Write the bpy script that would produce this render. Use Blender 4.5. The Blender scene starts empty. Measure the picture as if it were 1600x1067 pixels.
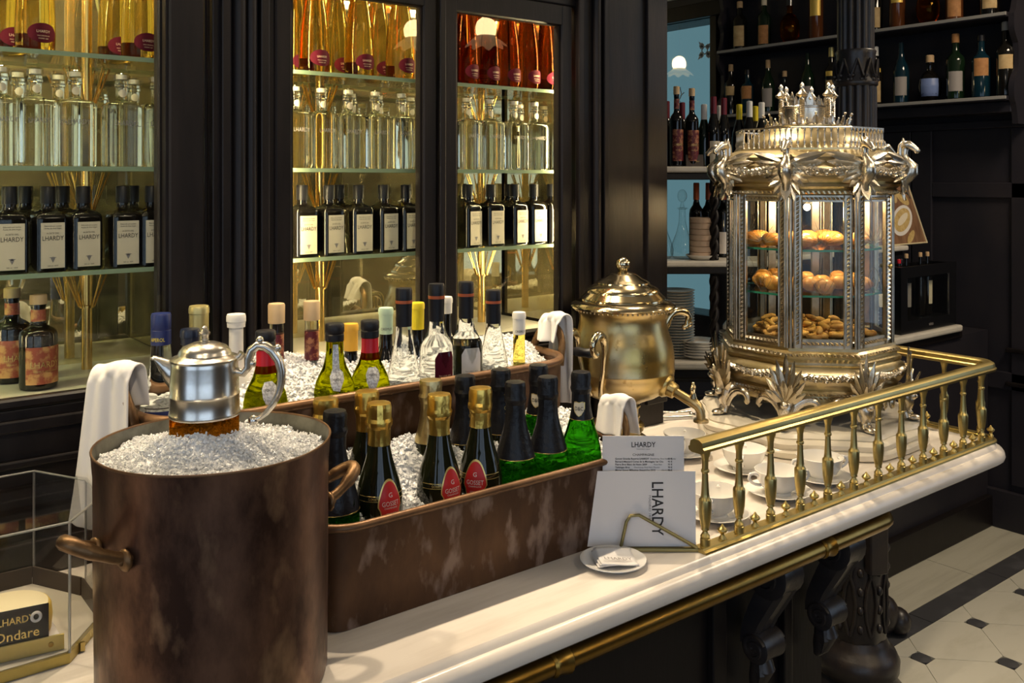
import bpy, math, random
from mathutils import Matrix, Vector
random.seed(7)
PI = math.pi
SC = bpy.context.scene
COL = SC.collection

# ------------------------------------------------------------------ camera
ANG = math.radians(51.78)
CA, SA = math.cos(ANG), math.sin(ANG)
FPX, HX, HY, EYE = 1434.0, 800.0, 280.0, 1.56
cam_data = bpy.data.cameras.new('camera')
cam_data.sensor_width = 36.0
cam_data.lens = 36.0 * FPX / 1600.0
cam_data.shift_y = -(533.5 - HY) / 1600.0
cam_data.clip_start = 0.05
cam = bpy.data.objects.new('camera', cam_data)
cam.location = (0, 0, EYE)
cam.rotation_euler = (PI / 2, 0, ANG - PI / 2)
COL.objects.link(cam)
SC.camera = cam

# ------------------------------------------------------------------ world, exposure
w = bpy.data.worlds.new('sky')
SC.world = w
w.use_nodes = True
bg = w.node_tree.nodes['Background']
bg.inputs['Color'].default_value = (0.62, 0.78, 1.0, 1)
bg.inputs['Strength'].default_value = 1.5
SC.view_settings.view_transform = 'Standard'
SC.view_settings.look = 'None'
SC.view_settings.exposure = 0.0
SC.view_settings.gamma = 1.0
SC.view_settings.use_curve_mapping = False
cy = SC.cycles
cy.use_denoising = True
cy.max_bounces = 14
cy.diffuse_bounces = 4
cy.glossy_bounces = 6
cy.transmission_bounces = 14
cy.transparent_max_bounces = 32
cy.sample_clamp_indirect = 6.0
cy.caustics_reflective = False
cy.blur_glossy = 0.6


def add_light(name, kind, loc, energy, color, size=0.1, size_y=None, target=None, spot=None, blend=0.5):
    d = bpy.data.lights.new(name, kind)
    d.energy = energy
    d.color = color
    if kind == 'AREA':
        d.shape = 'RECTANGLE' if size_y else 'SQUARE'
        d.size = size
        if size_y:
            d.size_y = size_y
    else:
        d.shadow_soft_size = size
    if kind == 'SPOT':
        d.spot_size = math.radians(spot or 90)
        d.spot_blend = blend
    o = bpy.data.objects.new(name, d)
    o.location = loc
    if target is not None:
        v = Vector(target) - Vector(loc)
        o.rotation_euler = v.to_track_quat('-Z', 'Y').to_euler()
    COL.objects.link(o)
    return o


WARM = (1.0, 0.80, 0.55)
WARMER = (1.0, 0.72, 0.36)
# ceiling-mounted spots just in front of the cabinet cornice
for sx, se in ((0.10, 28), (0.62, 32), (1.14, 44), (1.66, 54), (2.18, 48)):
    add_light('cornice_spot', 'SPOT', (sx, 1.40, 2.24), se, WARM, 0.016, target=(sx + 0.0, 1.02, 1.0), spot=84, blend=0.7)
# unseen soft fill lights added under the ceiling, over shop and floor
for lx, ly, e in ((-1.2, -0.6, 12), (1.6, -1.6, 12), (3.45, 0.55, 45)):
    add_light('ceiling_fill', 'AREA', (lx, ly, 3.02), e, (1.0, 0.82, 0.6), 0.7, target=(lx, ly, 0))
# unseen spots added up front to brighten cabinet bays and pastry case
for a_, b_, e in (((-0.1, -0.5, 3.0), (0.22, 1.5, 1.45), 60), ((1.3, -0.5, 3.0), (0.95, 1.5, 1.5), 34), ((0.9, -0.7, 3.0), (1.80, 1.2, 1.40), 80), ((2.6, -0.6, 3.0), (1.75, 1.2, 1.40), 55)):
    add_light('front_fill_spot', 'SPOT', a_, e, WARM, 0.03, target=b_, spot=26, blend=0.8)
# daylight portals in the shop windows
for px_, py_, tx, ty, sx_, sy_ in ((-1.2, -3.2, -1.2, 0, 3.9, 2.2), (-3.4, -1.0, 0, -1.0, 3.0, 2.2), (4.28, -1.0, 0, -1.0, 1.5, 1.9)):
    o = add_light('window_portal', 'AREA', (px_, py_, 1.75), 1, (1, 1, 1), sx_, sy_, target=(tx, ty, 1.75))
    o.data.cycles.is_portal = True

# ------------------------------------------------------------------ geometry helpers


def XY(px, Y):
    t = (px - HX) / FPX
    return Y * (CA + SA * t) / (SA - CA * t)


def YX(px, X):
    t = (px - HX) / FPX
    return X * (SA - CA * t) / (CA + SA * t)


def dep(X, Y):
    return CA * X + SA * Y


def zz(py, X, Y):
    return EYE - (py - HY) * dep(X, Y) / FPX


def RD(r, d):
    return (CA * d + SA * r, SA * d - CA * r)


def lerp(a, b, t):
    return a + (b - a) * t


def interp(prof, z):
    best = None
    for (r0, z0), (r1, z1) in zip(prof, prof[1:]):
        if z0 == z1:
            continue
        lo, hi = (z0, z1) if z0 < z1 else (z1, z0)
        if lo - 1e-9 <= z <= hi + 1e-9:
            r = lerp(r0, r1, (z - z0) / (z1 - z0))
            best = r if best is None else max(best, r)
    return best if best is not None else prof[-1][0]


class MB:
    def __init__(s, M=None):
        s.v, s.f, s.M = [], [], M

    def add(s, vs, fs, M=None):
        b = len(s.v)
        if M is not None:
            vs = [tuple(M @ Vector(p)) for p in vs]
        if s.M is not None:
            vs = [tuple(s.M @ Vector(p)) for p in vs]
        s.v += vs
        s.f += [tuple(i + b for i in f) for f in fs]
        return s

    def box(s, x0, x1, y0, y1, z0, z1, M=None, ch=0.0):
        if ch <= 0:
            vs = [(x0, y0, z0), (x1, y0, z0), (x1, y1, z0), (x0, y1, z0), (x0, y0, z1), (x1, y0, z1), (x1, y1, z1), (x0, y1, z1)]
            return s.add(vs, [(3, 2, 1, 0), (4, 5, 6, 7), (0, 1, 5, 4), (1, 2, 6, 5), (2, 3, 7, 6), (3, 0, 4, 7)], M)
        c = ch
        rings = []
        for z, i in ((z0, c), (z0 + c, 0), (z1 - c, 0), (z1, c)):
            rings.append([(x0 + i + c, y0 + i, z), (x1 - i - c, y0 + i, z), (x1 - i, y0 + i + c, z), (x1 - i, y1 - i - c, z),
                          (x1 - i - c, y1 - i, z), (x0 + i + c, y1 - i, z), (x0 + i, y1 - i - c, z), (x0 + i, y0 + i + c, z)])
        return s.loft(rings, M=M)

    def loft(s, rings, cap0=True, cap1=True, close=False, M=None):
        n = len(rings[0])
        vs = [p for r in rings for p in r]
        fs = []
        m = len(rings)
        for k in range(m if close else m - 1):
            a, b = k * n, ((k + 1) % m) * n
            for i in range(n):
                j = (i + 1) % n
                fs.append((a + i, a + j, b + j, b + i))
        if not close:
            if cap0:
                fs.append(tuple(range(n - 1, -1, -1)))
            if cap1:
                fs.append(tuple(range((m - 1) * n, m * n)))
        return s.add(vs, fs, M)

    def lathe(s, prof, n=24, c=(0, 0, 0), M=None, cap=True, jit=0.0, mod=None, a0=0.0):
        rings = []
        for k, (r, z) in enumerate(prof):
            ring = []
            for i in range(n):
                a = 2 * PI * i / n + a0
                rr = r
                if mod:
                    rr = r * mod(a, z)
                if jit and r > 1e-4:
                    rr += random.uniform(-jit, jit)
                ring.append((c[0] + rr * math.cos(a), c[1] + rr * math.sin(a), c[2] + z))
            rings.append(ring)
        return s.loft(rings, cap, cap, M=M)

    def tube(s, path, r, n=8, closed=False, M=None, flat=1.0, cap=True):
        P = [Vector(p) for p in path]
        m = len(P)
        R = r if isinstance(r, (list, tuple)) else [r] * m
        rings = []
        up = None
        for k in range(m):
            if closed:
                t = P[(k + 1) % m] - P[k - 1]
            else:
                t = P[min(k + 1, m - 1)] - P[max(k - 1, 0)]
            t.normalize()
            if up is None:
                up = Vector((0, 0, 1)) if abs(t.z) < 0.9 else Vector((1, 0, 0))
            x = t.cross(up)
            if x.length < 1e-6:
                x = t.orthogonal()
            x.normalize()
            y = x.cross(t).normalized()
            up = y
            rings.append([tuple(P[k] + x * (R[k] * math.cos(2 * PI * i / n)) + y * (R[k] * flat * math.sin(2 * PI * i / n))) for i in range(n)])
        return s.loft(rings, cap, cap, close=closed, M=M)

    def sweep(s, path, prof, closed=False, M=None):
        """prof: closed outline of (lateral, up); path horizontal"""
        P = [Vector(p) for p in path]
        m = len(P)
        rings = []
        for k in range(m):
            t0 = (P[k] - P[k - 1]) if (k > 0 or closed) else (P[1] - P[0])
            t1 = (P[(k + 1) % m] - P[k]) if (k < m - 1 or closed) else (P[k] - P[k - 1])
            t0.z = t1.z = 0
            t0.normalize(); t1.normalize()
            t = (t0 + t1).normalized()
            sc = 1.0 / max(0.35, t.dot(t1))
            x = Vector((t.y, -t.x, 0)) * sc
            rings.append([tuple(P[k] + x * a + Vector((0, 0, b))) for a, b in prof])
        return s.loft(rings, close=closed, M=M)

    def prism(s, poly, z0, z1, M=None):
        return s.loft([[(x, y, z0) for x, y in poly], [(x, y, z1) for x, y in poly]], M=M)

    def ball(s, c, r, n=10, m=6, sx=1, sy=1, sz=1, M=None, jit=0):
        rings = []
        for k in range(m + 1):
            a = -PI / 2 + PI * k / m
            cr = max(math.cos(a), 0.02)
            rings.append([(c[0] + sx * r * cr * math.cos(2 * PI * i / n) * (1 + random.uniform(-jit, jit)), c[1] + sy * r * cr * math.sin(2 * PI * i / n) * (1 + random.uniform(-jit, jit)), c[2] + sz * r * math.sin(a)) for i in range(n)])
        return s.loft(rings, M=M)

    def grid(s, fn, nu, nv, M=None):
        vs = [tuple(fn(i / nu, j / nv)) for j in range(nv + 1) for i in range(nu + 1)]
        fs = [(j * (nu + 1) + i, j * (nu + 1) + i + 1, (j + 1) * (nu + 1) + i + 1, (j + 1) * (nu + 1) + i) for j in range(nv) for i in range(nu)]
        return s.add(vs, fs, M)

    def mesh(s, name, mat, smooth=35):
        me = bpy.data.meshes.new(name)
        me.from_pydata(s.v, [], s.f)
        me.validate()
        if smooth:
            me.polygons.foreach_set('use_smooth', [True] * len(me.polygons))
            me.set_sharp_from_angle(angle=math.radians(smooth))
        me.materials.append(MAT[mat])
        me.update()
        return me

    def build(s, name, mat, parent=None, smooth=35, loc=None, rot=None, bevel=0, fix=True, solid=0, kind=None, label=None):
        me = s.mesh(name, mat, smooth)
        if fix:
            import bmesh
            bm = bmesh.new(); bm.from_mesh(me)
            bmesh.ops.recalc_face_normals(bm, faces=bm.faces)
            bm.to_mesh(me); bm.free()
            if smooth:
                me.set_sharp_from_angle(angle=math.radians(smooth))
        return link(me, name, parent, loc, rot, bevel, solid, kind, label)


def link(me, name, parent=None, loc=None, rot=None, bevel=0, solid=0, kind=None, label=None):
    o = bpy.data.objects.new(name, me)
    COL.objects.link(o)
    o.parent = parent
    if loc is not None:
        o.location = loc
    if rot is not None:
        o.rotation_euler = rot
    if solid:
        md = o.modifiers.new('thick', 'SOLIDIFY'); md.thickness = solid; md.offset = 0
    if bevel:
        md = o.modifiers.new('bevel', 'BEVEL'); md.width = bevel; md.segments = 2; md.limit_method = 'ANGLE'
    if kind:
        o['kind'] = kind
    if label:
        o['label'] = label
    return o


def tag(o, label=None, cat=None, group=None, kind=None):
    if label: o['label'] = label
    if cat: o['category'] = cat
    if group: o['group'] = group
    if kind: o['kind'] = kind
    return o


def thing(name, label, cat, loc=(0, 0, 0), rz=0.0, group=None):
    o = bpy.data.objects.new(name, None)
    o.empty_display_size = 0.05
    COL.objects.link(o)
    o.location = loc
    o.rotation_euler = (0, 0, rz)
    return tag(o, label, cat, group)


def struct(name, parent=None):
    o = bpy.data.objects.new(name, None)
    COL.objects.link(o); o.parent = parent
    o['kind'] = 'structure'
    return o


def dup(root, loc, rz=None, label=None, group=None, scale=None):
    r = root.copy(); COL.objects.link(r)
    r.location = loc
    if rz is not None:
        r.rotation_euler = (0, 0, rz)
    if scale:
        r.scale = (scale,) * 3 if not isinstance(scale, tuple) else scale
    if label: r['label'] = label
    if group: r['group'] = group
    for ch in list(root.children):
        c = ch.copy(); COL.objects.link(c); c.parent = r
        for g in list(ch.children):
            d = g.copy(); COL.objects.link(d); d.parent = c
    return r


_tens = ['thirteenth', 'fourteenth', 'fifteenth', 'sixteenth', 'seventeenth', 'eighteenth', 'nineteenth', 'twentieth', 'twenty-first', 'twenty-second', 'twenty-third', 'topmost']
ORD = ['first', 'second', 'third', 'fourth', 'fifth', 'sixth', 'seventh', 'eighth', 'ninth', 'tenth', 'eleventh', 'twelfth'] + _tens

_txt = {}


def text2d(s, size, sx=1.0, align='CENTER', bold=0.0):
    key = (s, align, bold)
    if key not in _txt:
        cu = bpy.data.curves.new('lettering', 'FONT')
        cu.body = s
        cu.size = 1.0
        cu.align_x = align
        cu.align_y = 'CENTER'
        cu.resolution_u = 2
        cu.offset = bold
        ob = bpy.data.objects.new('lettering_tmp', cu)
        COL.objects.link(ob)
        dg = bpy.context.evaluated_depsgraph_get()
        dg.update()
        me = bpy.data.meshes.new_from_object(ob.evaluated_get(dg))
        _txt[key] = ([(v.co.x, v.co.y) for v in me.vertices], [tuple(p.vertices) for p in me.polygons])
        bpy.data.objects.remove(ob)
        bpy.data.meshes.remove(me)
        bpy.data.curves.remove(cu)
    vs, fs = _txt[key]
    return [(x * size * sx, y * size) for x, y in vs], fs


def rect_outline(w, z0, z1):
    o = []
    n = 8
    for i in range(n): o.append((lerp(-w / 2, w / 2, i / n), z0))
    for i in range(n): o.append((w / 2, lerp(z0, z1, i / n)))
    for i in range(n): o.append((lerp(w / 2, -w / 2, i / n), z1))
    for i in range(n): o.append((-w / 2, lerp(z1, z0, i / n)))
    return o


def ell_outline(a, b, zc, n=28):
    return [(a * math.cos(2 * PI * i / n), zc + b * math.sin(2 * PI * i / n)) for i in range(n)]


def wrap_pt(x, z, prof, eps, yaw=0.0):
    """surface point; x measured along the circumference, 0 faces -Y"""
    r = interp(prof, z) + eps
    a = -PI / 2 + x / r + yaw
    return (r * math.cos(a), r * math.sin(a), z)


def wrap_label(outline, prof, eps=0.0006, yaw=0.0, rings=5, flat=None):
    """filled patch following the bottle's surface"""
    n = len(outline)
    cx = sum(p[0] for p in outline) / n
    cz = sum(p[1] for p in outline) / n
    vs, fs = [], []
    for k in range(1, rings + 1):
        t = k / rings
        for x, z in outline:
            X, Z = lerp(cx, x, t), lerp(cz, z, t)
            vs.append((X, flat - eps, Z) if flat is not None else wrap_pt(X, Z, prof, eps, yaw))
    vs.append((cx, flat - eps, cz) if flat is not None else wrap_pt(cx, cz, prof, eps, yaw))
    c = len(vs) - 1
    for i in range(n):
        fs.append((c, i, (i + 1) % n))
    for k in range(rings - 1):
        for i in range(n):
            j = (i + 1) % n
            fs.append((k * n + i, (k + 1) * n + i, (k + 1) * n + j, k * n + j))
    m = MB(); m.add(vs, fs)
    return m


def wrap_text(items, prof, eps=0.0011, yaw=0.0, flat=None):
    """items: (string, size, x, z, sx[, rot90])"""
    m = MB()
    for it in items:
        s, size, x0, z0, sx = it[:5]
        rot = it[5] if len(it) > 5 else 0
        vs, fs = text2d(s, size, sx)
        out = []
        for x, y in vs:
            if rot == 1: x, y = y, -x
            elif rot == -1: x, y = -y, x
            X, Z = x0 + x, z0 + y
            out.append((X, flat - eps, Z) if flat is not None else wrap_pt(X, Z, prof, eps, yaw))
        m.add(out, fs)
    return m


# ------------------------------------------------------------------ materials
MAT = {}


def mat(name, col, rough=0.5, metal=0.0, col2=None, scale=8.0, stretch=(1, 1, 1), lo=0.35, hi=0.65, detail=6.0,
        bump=0.0, bscale=None, bdist=0.002, rvar=0.0, coat=0.0, trans=0.0, ior=1.45, spec=0.5, emit=None, estr=0.0, sss=0.0, col3=None, scale3=40.0, lo3=0.55, hi3=0.7, aniso=0):
    m = bpy.data.materials.new(name)
    m.use_nodes = True
    nt = m.node_tree
    b = nt.nodes['Principled BSDF']
    b.inputs['Base Color'].default_value = (*col, 1)
    b.inputs['Roughness'].default_value = rough
    b.inputs['Metallic'].default_value = metal
    b.inputs['IOR'].default_value = ior
    b.inputs['Specular IOR Level'].default_value = spec
    b.inputs['Coat Weight'].default_value = coat
    b.inputs['Coat Roughness'].default_value = 0.08
    b.inputs['Transmission Weight'].default_value = trans
    if sss:
        b.inputs['Subsurface Weight'].default_value = sss
        b.inputs['Subsurface Radius'].default_value = (0.01, 0.01, 0.01)
        b.inputs['Subsurface Scale'].default_value = 0.5
    if emit:
        b.inputs['Emission Color'].default_value = (*emit, 1)
        b.inputs['Emission Strength'].default_value = estr
    need = col2 is not None or bump or rvar
    if need:
        tc = nt.nodes.new('ShaderNodeTexCoord')
        mp = nt.nodes.new('ShaderNodeMapping')
        mp.inputs['Scale'].default_value = stretch
        nt.links.new(tc.outputs['Object'], mp.inputs['Vector'])
        nz = nt.nodes.new('ShaderNodeTexNoise')
        nz.inputs['Scale'].default_value = scale
        nz.inputs['Detail'].default_value = detail
        nz.inputs['Roughness'].default_value = 0.62
        nt.links.new(mp.outputs['Vector'], nz.inputs['Vector'])
        mr = nt.nodes.new('ShaderNodeMapRange')
        mr.inputs['From Min'].default_value = lo
        mr.inputs['From Max'].default_value = hi
        nt.links.new(nz.outputs['Fac'], mr.inputs['Value'])
        if col2 is not None:
            mx = nt.nodes.new('ShaderNodeMix'); mx.data_type = 'RGBA'
            mx.inputs['A'].default_value = (*col, 1)
            mx.inputs['B'].default_value = (*col2, 1)
            nt.links.new(mr.outputs['Result'], mx.inputs['Factor'])
            last = mx.outputs['Result']
            if col3 is not None:
                n3 = nt.nodes.new('ShaderNodeTexNoise')
                n3.inputs['Scale'].default_value = scale3
                n3.inputs['Detail'].default_value = 5
                nt.links.new(mp.outputs['Vector'], n3.inputs['Vector'])
                m3 = nt.nodes.new('ShaderNodeMapRange')
                m3.inputs['From Min'].default_value = lo3
                m3.inputs['From Max'].default_value = hi3
                nt.links.new(n3.outputs['Fac'], m3.inputs['Value'])
                x3 = nt.nodes.new('ShaderNodeMix'); x3.data_type = 'RGBA'
                nt.links.new(m3.outputs['Result'], x3.inputs['Factor'])
                nt.links.new(last, x3.inputs['A'])
                x3.inputs['B'].default_value = (*col3, 1)
                last = x3.outputs['Result']
            nt.links.new(last, b.inputs['Base Color'])
        if rvar:
            r2 = nt.nodes.new('ShaderNodeMapRange')
            r2.inputs['To Min'].default_value = max(0.02, rough - rvar)
            r2.inputs['To Max'].default_value = rough + rvar
            nt.links.new(nz.outputs['Fac'], r2.inputs['Value'])
            nt.links.new(r2.outputs['Result'], b.inputs['Roughness'])
        if bump:
            nb = nt.nodes.new('ShaderNodeTexNoise')
            nb.inputs['Scale'].default_value = bscale or scale
            nb.inputs['Detail'].default_value = 4
            nt.links.new(mp.outputs['Vector'], nb.inputs['Vector'])
            bp = nt.nodes.new('ShaderNodeBump')
            bp.inputs['Strength'].default_value = bump
            bp.inputs['Distance'].default_value = bdist
            nt.links.new(nb.outputs['Fac'], bp.inputs['Height'])
            nt.links.new(bp.outputs['Normal'], b.inputs['Normal'])
    MAT[name] = m
    return m


def thin_glass(name, tint=(1, 1, 1), gloss=0.02, fres=1.45, refl=1.0, edge=None):
    m = bpy.data.materials.new(name); m.use_nodes = True
    nt = m.node_tree; nt.nodes.clear()
    o = nt.nodes.new('ShaderNodeOutputMaterial')
    t = nt.nodes.new('ShaderNodeBsdfTransparent'); t.inputs['Color'].default_value = (*tint, 1)
    if edge:      # a wall of glass seen edge-on is crossed over a longer path and looks darker
        lw = nt.nodes.new('ShaderNodeLayerWeight'); lw.inputs['Blend'].default_value = 0.35
        pw = nt.nodes.new('ShaderNodeMath'); pw.operation = 'POWER'; pw.inputs[1].default_value = 2.6
        mx = nt.nodes.new('ShaderNodeMix'); mx.data_type = 'RGBA'
        mx.inputs['A'].default_value = (*tint, 1); mx.inputs['B'].default_value = (*edge, 1)
        nt.links.new(lw.outputs['Facing'], pw.inputs[0]); nt.links.new(pw.outputs[0], mx.inputs['Factor']); nt.links.new(mx.outputs['Result'], t.inputs['Color'])
    g = nt.nodes.new('ShaderNodeBsdfGlossy'); g.inputs['Roughness'].default_value = gloss
    f = nt.nodes.new('ShaderNodeFresnel'); f.inputs['IOR'].default_value = fres
    mu = nt.nodes.new('ShaderNodeMath'); mu.operation = 'MULTIPLY'; mu.inputs[1].default_value = refl; mu.use_clamp = True
    x = nt.nodes.new('ShaderNodeMixShader')
    ge = nt.nodes.new('ShaderNodeNewGeometry')
    fb = nt.nodes.new('ShaderNodeMath'); fb.operation = 'SUBTRACT'; fb.inputs[0].default_value = 1.0
    fm_ = nt.nodes.new('ShaderNodeMath'); fm_.operation = 'MULTIPLY'
    nt.links.new(ge.outputs['Backfacing'], fb.inputs[1])
    nt.links.new(f.outputs[0], mu.inputs[0]); nt.links.new(mu.outputs[0], fm_.inputs[0]); nt.links.new(fb.outputs[0], fm_.inputs[1]); nt.links.new(fm_.outputs[0], x.inputs[0])
    nt.links.new(t.outputs[0], x.inputs[1]); nt.links.new(g.outputs[0], x.inputs[2]); nt.links.new(x.outputs[0], o.inputs[0])
    MAT[name] = m
    return m


def solid_glass(name, col, rough=0.0, ior=1.45, tr=0.0):
    m = bpy.data.materials.new(name); m.use_nodes = True
    nt = m.node_tree; nt.nodes.clear()
    o = nt.nodes.new('ShaderNodeOutputMaterial')
    g = nt.nodes.new('ShaderNodeBsdfGlass')
    g.inputs['Color'].default_value = (*col, 1); g.inputs['Roughness'].default_value = rough; g.inputs['IOR'].default_value = ior
    if tr:
        t = nt.nodes.new('ShaderNodeBsdfTransparent'); t.inputs['Color'].default_value = (*col, 1)
        x = nt.nodes.new('ShaderNodeMixShader'); x.inputs[0].default_value = tr
        nt.links.new(g.outputs[0], x.inputs[1]); nt.links.new(t.outputs[0], x.inputs[2]); nt.links.new(x.outputs[0], o.inputs[0])
    else:
        nt.links.new(g.outputs[0], o.inputs[0])
    MAT[name] = m
    return m


mat('black_wood', (0.0075, 0.006, 0.0062), 0.40, col2=(0.012, 0.009, 0.0085), scale=14, stretch=(3, 3, 0.4), bump=0.12, bscale=60, rvar=0.08, spec=0.28)
mat('dark_panel', (0.017, 0.016, 0.022), 0.42, col2=(0.024, 0.021, 0.026), scale=6, stretch=(1, 1, .6), bump=0.12, bscale=50, spec=0.4)
mat('iron', (0.016, 0.014, 0.016), 0.36, col2=(0.03, 0.022, 0.018), scale=20, bump=0.3, bscale=70, spec=0.6)
mat('marble', (0.72, 0.665, 0.60), 0.24, col2=(0.56, 0.50, 0.44), scale=6, stretch=(0.7, 5, 5), lo=0.46, hi=0.80, spec=0.45)
mat('marble_plinth', (0.72, 0.66, 0.54), 0.25, col2=(0.58, 0.53, 0.42), scale=9, lo=0.5, hi=0.85)
mat('marble_shelf', (0.62, 0.58, 0.50), 0.3, col2=(0.45, 0.42, 0.38), scale=10, lo=0.5, hi=0.8)
mat('floor_stone', (0.56, 0.54, 0.46), 0.28, col2=(0.42, 0.40, 0.32), scale=3.5, stretch=(1, 3, 1), lo=0.5, hi=0.85)
mat('floor_border', (0.52, 0.50, 0.41), 0.3, col2=(0.36, 0.34, 0.27), scale=3, stretch=(.5, 6, 1), lo=0.45, hi=0.8)
mat('floor_slate', (0.055, 0.055, 0.06), 0.4, col2=(0.11, 0.11, 0.12), scale=5, lo=0.5, hi=0.75)
mat('grout', (0.16, 0.15, 0.12), 0.8)
mat('copper', (0.205, 0.110, 0.072), 0.36, 0.75, col2=(0.050, 0.024, 0.016), scale=16, stretch=(1, 1, .5), lo=0.36, hi=0.64, detail=9, bump=0.4, bscale=45, rvar=0.14, col3=(0.42, 0.26, 0.15), scale3=24, lo3=0.56, hi3=0.80)
mat('trough_copper', (0.105, 0.050, 0.022), 0.45, 0.4, col2=(0.050, 0.022, 0.010), scale=12, lo=0.35, hi=0.65, bump=0.3, bscale=60, rvar=0.12, col3=(0.21, 0.145, 0.115), scale3=46, lo3=0.55, hi3=0.68, stretch=(.8, .8, .35))
mat('rim_copper', (0.23, 0.125, 0.06), 0.4, 0.5, col2=(0.12, 0.06, 0.028), scale=20, bump=0.2, bscale=60)
mat('handle_copper', (0.25, 0.145, 0.065), 0.42, 0.7, col2=(0.13, 0.07, 0.03), scale=30, bump=0.4, bscale=90)
mat('tin', (0.20, 0.195, 0.165), 0.5, 0.6, col2=(0.10, 0.10, 0.08), scale=22, lo=.4, hi=.65, bump=.2, bscale=50)
mat('brass', (0.52, 0.41, 0.16), 0.33, 1.0, col2=(0.43, 0.33, 0.12), scale=14, rvar=0.05)
mat('brass_dark', (0.36, 0.225, 0.055), 0.3, 1.0, col2=(0.28, 0.165, 0.035), scale=20, rvar=0.05)
mat('brass_pole', (0.75, 0.50, 0.16), 0.25, 1.0)
mat('gilt_wire', (0.30, 0.25, 0.11), 0.35, 1.0)
mat('urn_brass', (0.46, 0.34, 0.12), 0.31, 1.0, col2=(0.55, 0.46, 0.31), scale=7, lo=.38, hi=.68, rvar=0.10, bump=0.22, bscale=45, col3=(0.30, 0.21, 0.09), scale3=60, lo3=0.62, hi3=0.72)
mat('urn_silver', (0.66, 0.57, 0.40), 0.13, 1.0, col2=(0.55, 0.45, 0.27), scale=12, rvar=0.05)
mat('silver', (0.70, 0.64, 0.54), 0.27, 1.0, col2=(0.50, 0.42, 0.28), scale=16, lo=.42, hi=.7, rvar=0.08, bump=0.12, bscale=90)
mat('silver_gilt', (0.46, 0.37, 0.19), 0.33, 1.0, col2=(0.58, 0.49, 0.33), scale=14, lo=.4, hi=.7, rvar=0.07, bump=0.12, bscale=90)
mat('silver_dark', (0.50, 0.45, 0.37), 0.30, 1.0, col2=(0.30, 0.26, 0.19), scale=22, lo=.4, hi=.65)
mat('jug_silver', (0.80, 0.77, 0.71), 0.26, 1.0, col2=(0.62, 0.56, 0.46), scale=18, rvar=0.05)
def dusty_mirror(name, tint, dust, amount):
    m = bpy.data.materials.new(name); m.use_nodes = True
    nt = m.node_tree; nt.nodes.clear()
    o = nt.nodes.new('ShaderNodeOutputMaterial')
    g = nt.nodes.new('ShaderNodeBsdfGlossy'); g.inputs['Color'].default_value = (*tint, 1); g.inputs['Roughness'].default_value = 0.012
    d = nt.nodes.new('ShaderNodeBsdfDiffuse'); d.inputs['Color'].default_value = (*dust, 1)
    tc = nt.nodes.new('ShaderNodeTexCoord'); nz = nt.nodes.new('ShaderNodeTexNoise'); nz.inputs['Scale'].default_value = 28; nz.inputs['Detail'].default_value = 8
    mr = nt.nodes.new('ShaderNodeMapRange'); mr.inputs['From Min'].default_value = .3; mr.inputs['From Max'].default_value = .8; mr.inputs['To Min'].default_value = amount * .6; mr.inputs['To Max'].default_value = amount * 1.8
    x = nt.nodes.new('ShaderNodeMixShader')
    nt.links.new(tc.outputs['Object'], nz.inputs['Vector']); nt.links.new(nz.outputs['Fac'], mr.inputs['Value']); nt.links.new(mr.outputs['Result'], x.inputs[0])
    nt.links.new(g.outputs[0], x.inputs[1]); nt.links.new(d.outputs[0], x.inputs[2]); nt.links.new(x.outputs[0], o.inputs[0])
    MAT[name] = m
dusty_mirror('mirror', (0.80, 0.76, 0.58), (0.55, 0.45, 0.22), 0.22)
mat('ice', (0.86, 0.86, 0.86), 0.22, col2=(0.74, 0.75, 0.76), scale=60, bump=0.6, bscale=160, bdist=0.003, spec=0.7, sss=0.25)
mat('cloth', (0.80, 0.78, 0.76), 0.85, col2=(0.72, 0.70, 0.69), scale=6, bump=0.25, bscale=400, bdist=0.0004)
mat('card', (0.80, 0.76, 0.74), 0.7)
mat('ink', (0.03, 0.027, 0.027), 0.7)
mat('ink_grey', (0.25, 0.23, 0.23), 0.7)
mat('porcelain', (0.80, 0.78, 0.74), 0.12, coat=0.3)
mat('plate_old', (0.55, 0.52, 0.46), 0.3)
mat('tan_cup', (0.62, 0.49, 0.38), 0.55, col2=(0.52, 0.36, 0.25), scale=9)
mat('cork', (0.55, 0.38, 0.21), 0.75, col2=(0.38, 0.24, 0.12), scale=40)
mat('wood_cap', (0.60, 0.43, 0.24), 0.6, col2=(0.45, 0.29, 0.13), scale=20, stretch=(1, 1, .3))
mat('black_cap', (0.008, 0.008, 0.011), 0.42, spec=0.4)
mat('navy_cap', (0.008, 0.012, 0.030), 0.3, spec=0.6)
mat('aperol_blue', (0.012, 0.022, 0.11), 0.35, spec=.6)
mat('aperol_yellow', (0.80, 0.62, 0.05), 0.5)
mat('white_cap', (0.78, 0.76, 0.70), 0.45)
mat('gold_cap', (0.55, 0.47, 0.20), 0.4, 0.7)
mat('yellow_cap', (0.76, 0.60, 0.02), 0.4)
mat('amber_cap', (0.80, 0.44, 0.05), 0.4)
mat('mint_cap', (0.50, 0.68, 0.52), 0.4)
mat('red_cap', (0.50, 0.010, 0.02), 0.35)
mat('maroon_cap', (0.14, 0.010, 0.02), 0.4)
mat('orange_foil', (0.42, 0.10, 0.035), 0.4, 0.2)
mat('gold_foil', (0.80, 0.55, 0.13), 0.30, 1.0, col2=(0.66, 0.43, 0.09), scale=40, bump=0.5, bscale=90)
mat('pale_foil', (0.62, 0.50, 0.24), 0.33, 1.0, bump=0.5, bscale=90)
mat('black_foil', (0.008, 0.008, 0.010), 0.36, 0.0, bump=0.6, bscale=120, spec=0.4)
mat('label_cream', (0.74, 0.66, 0.50), 0.7, col2=(0.70, 0.61, 0.45), scale=10)
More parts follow.
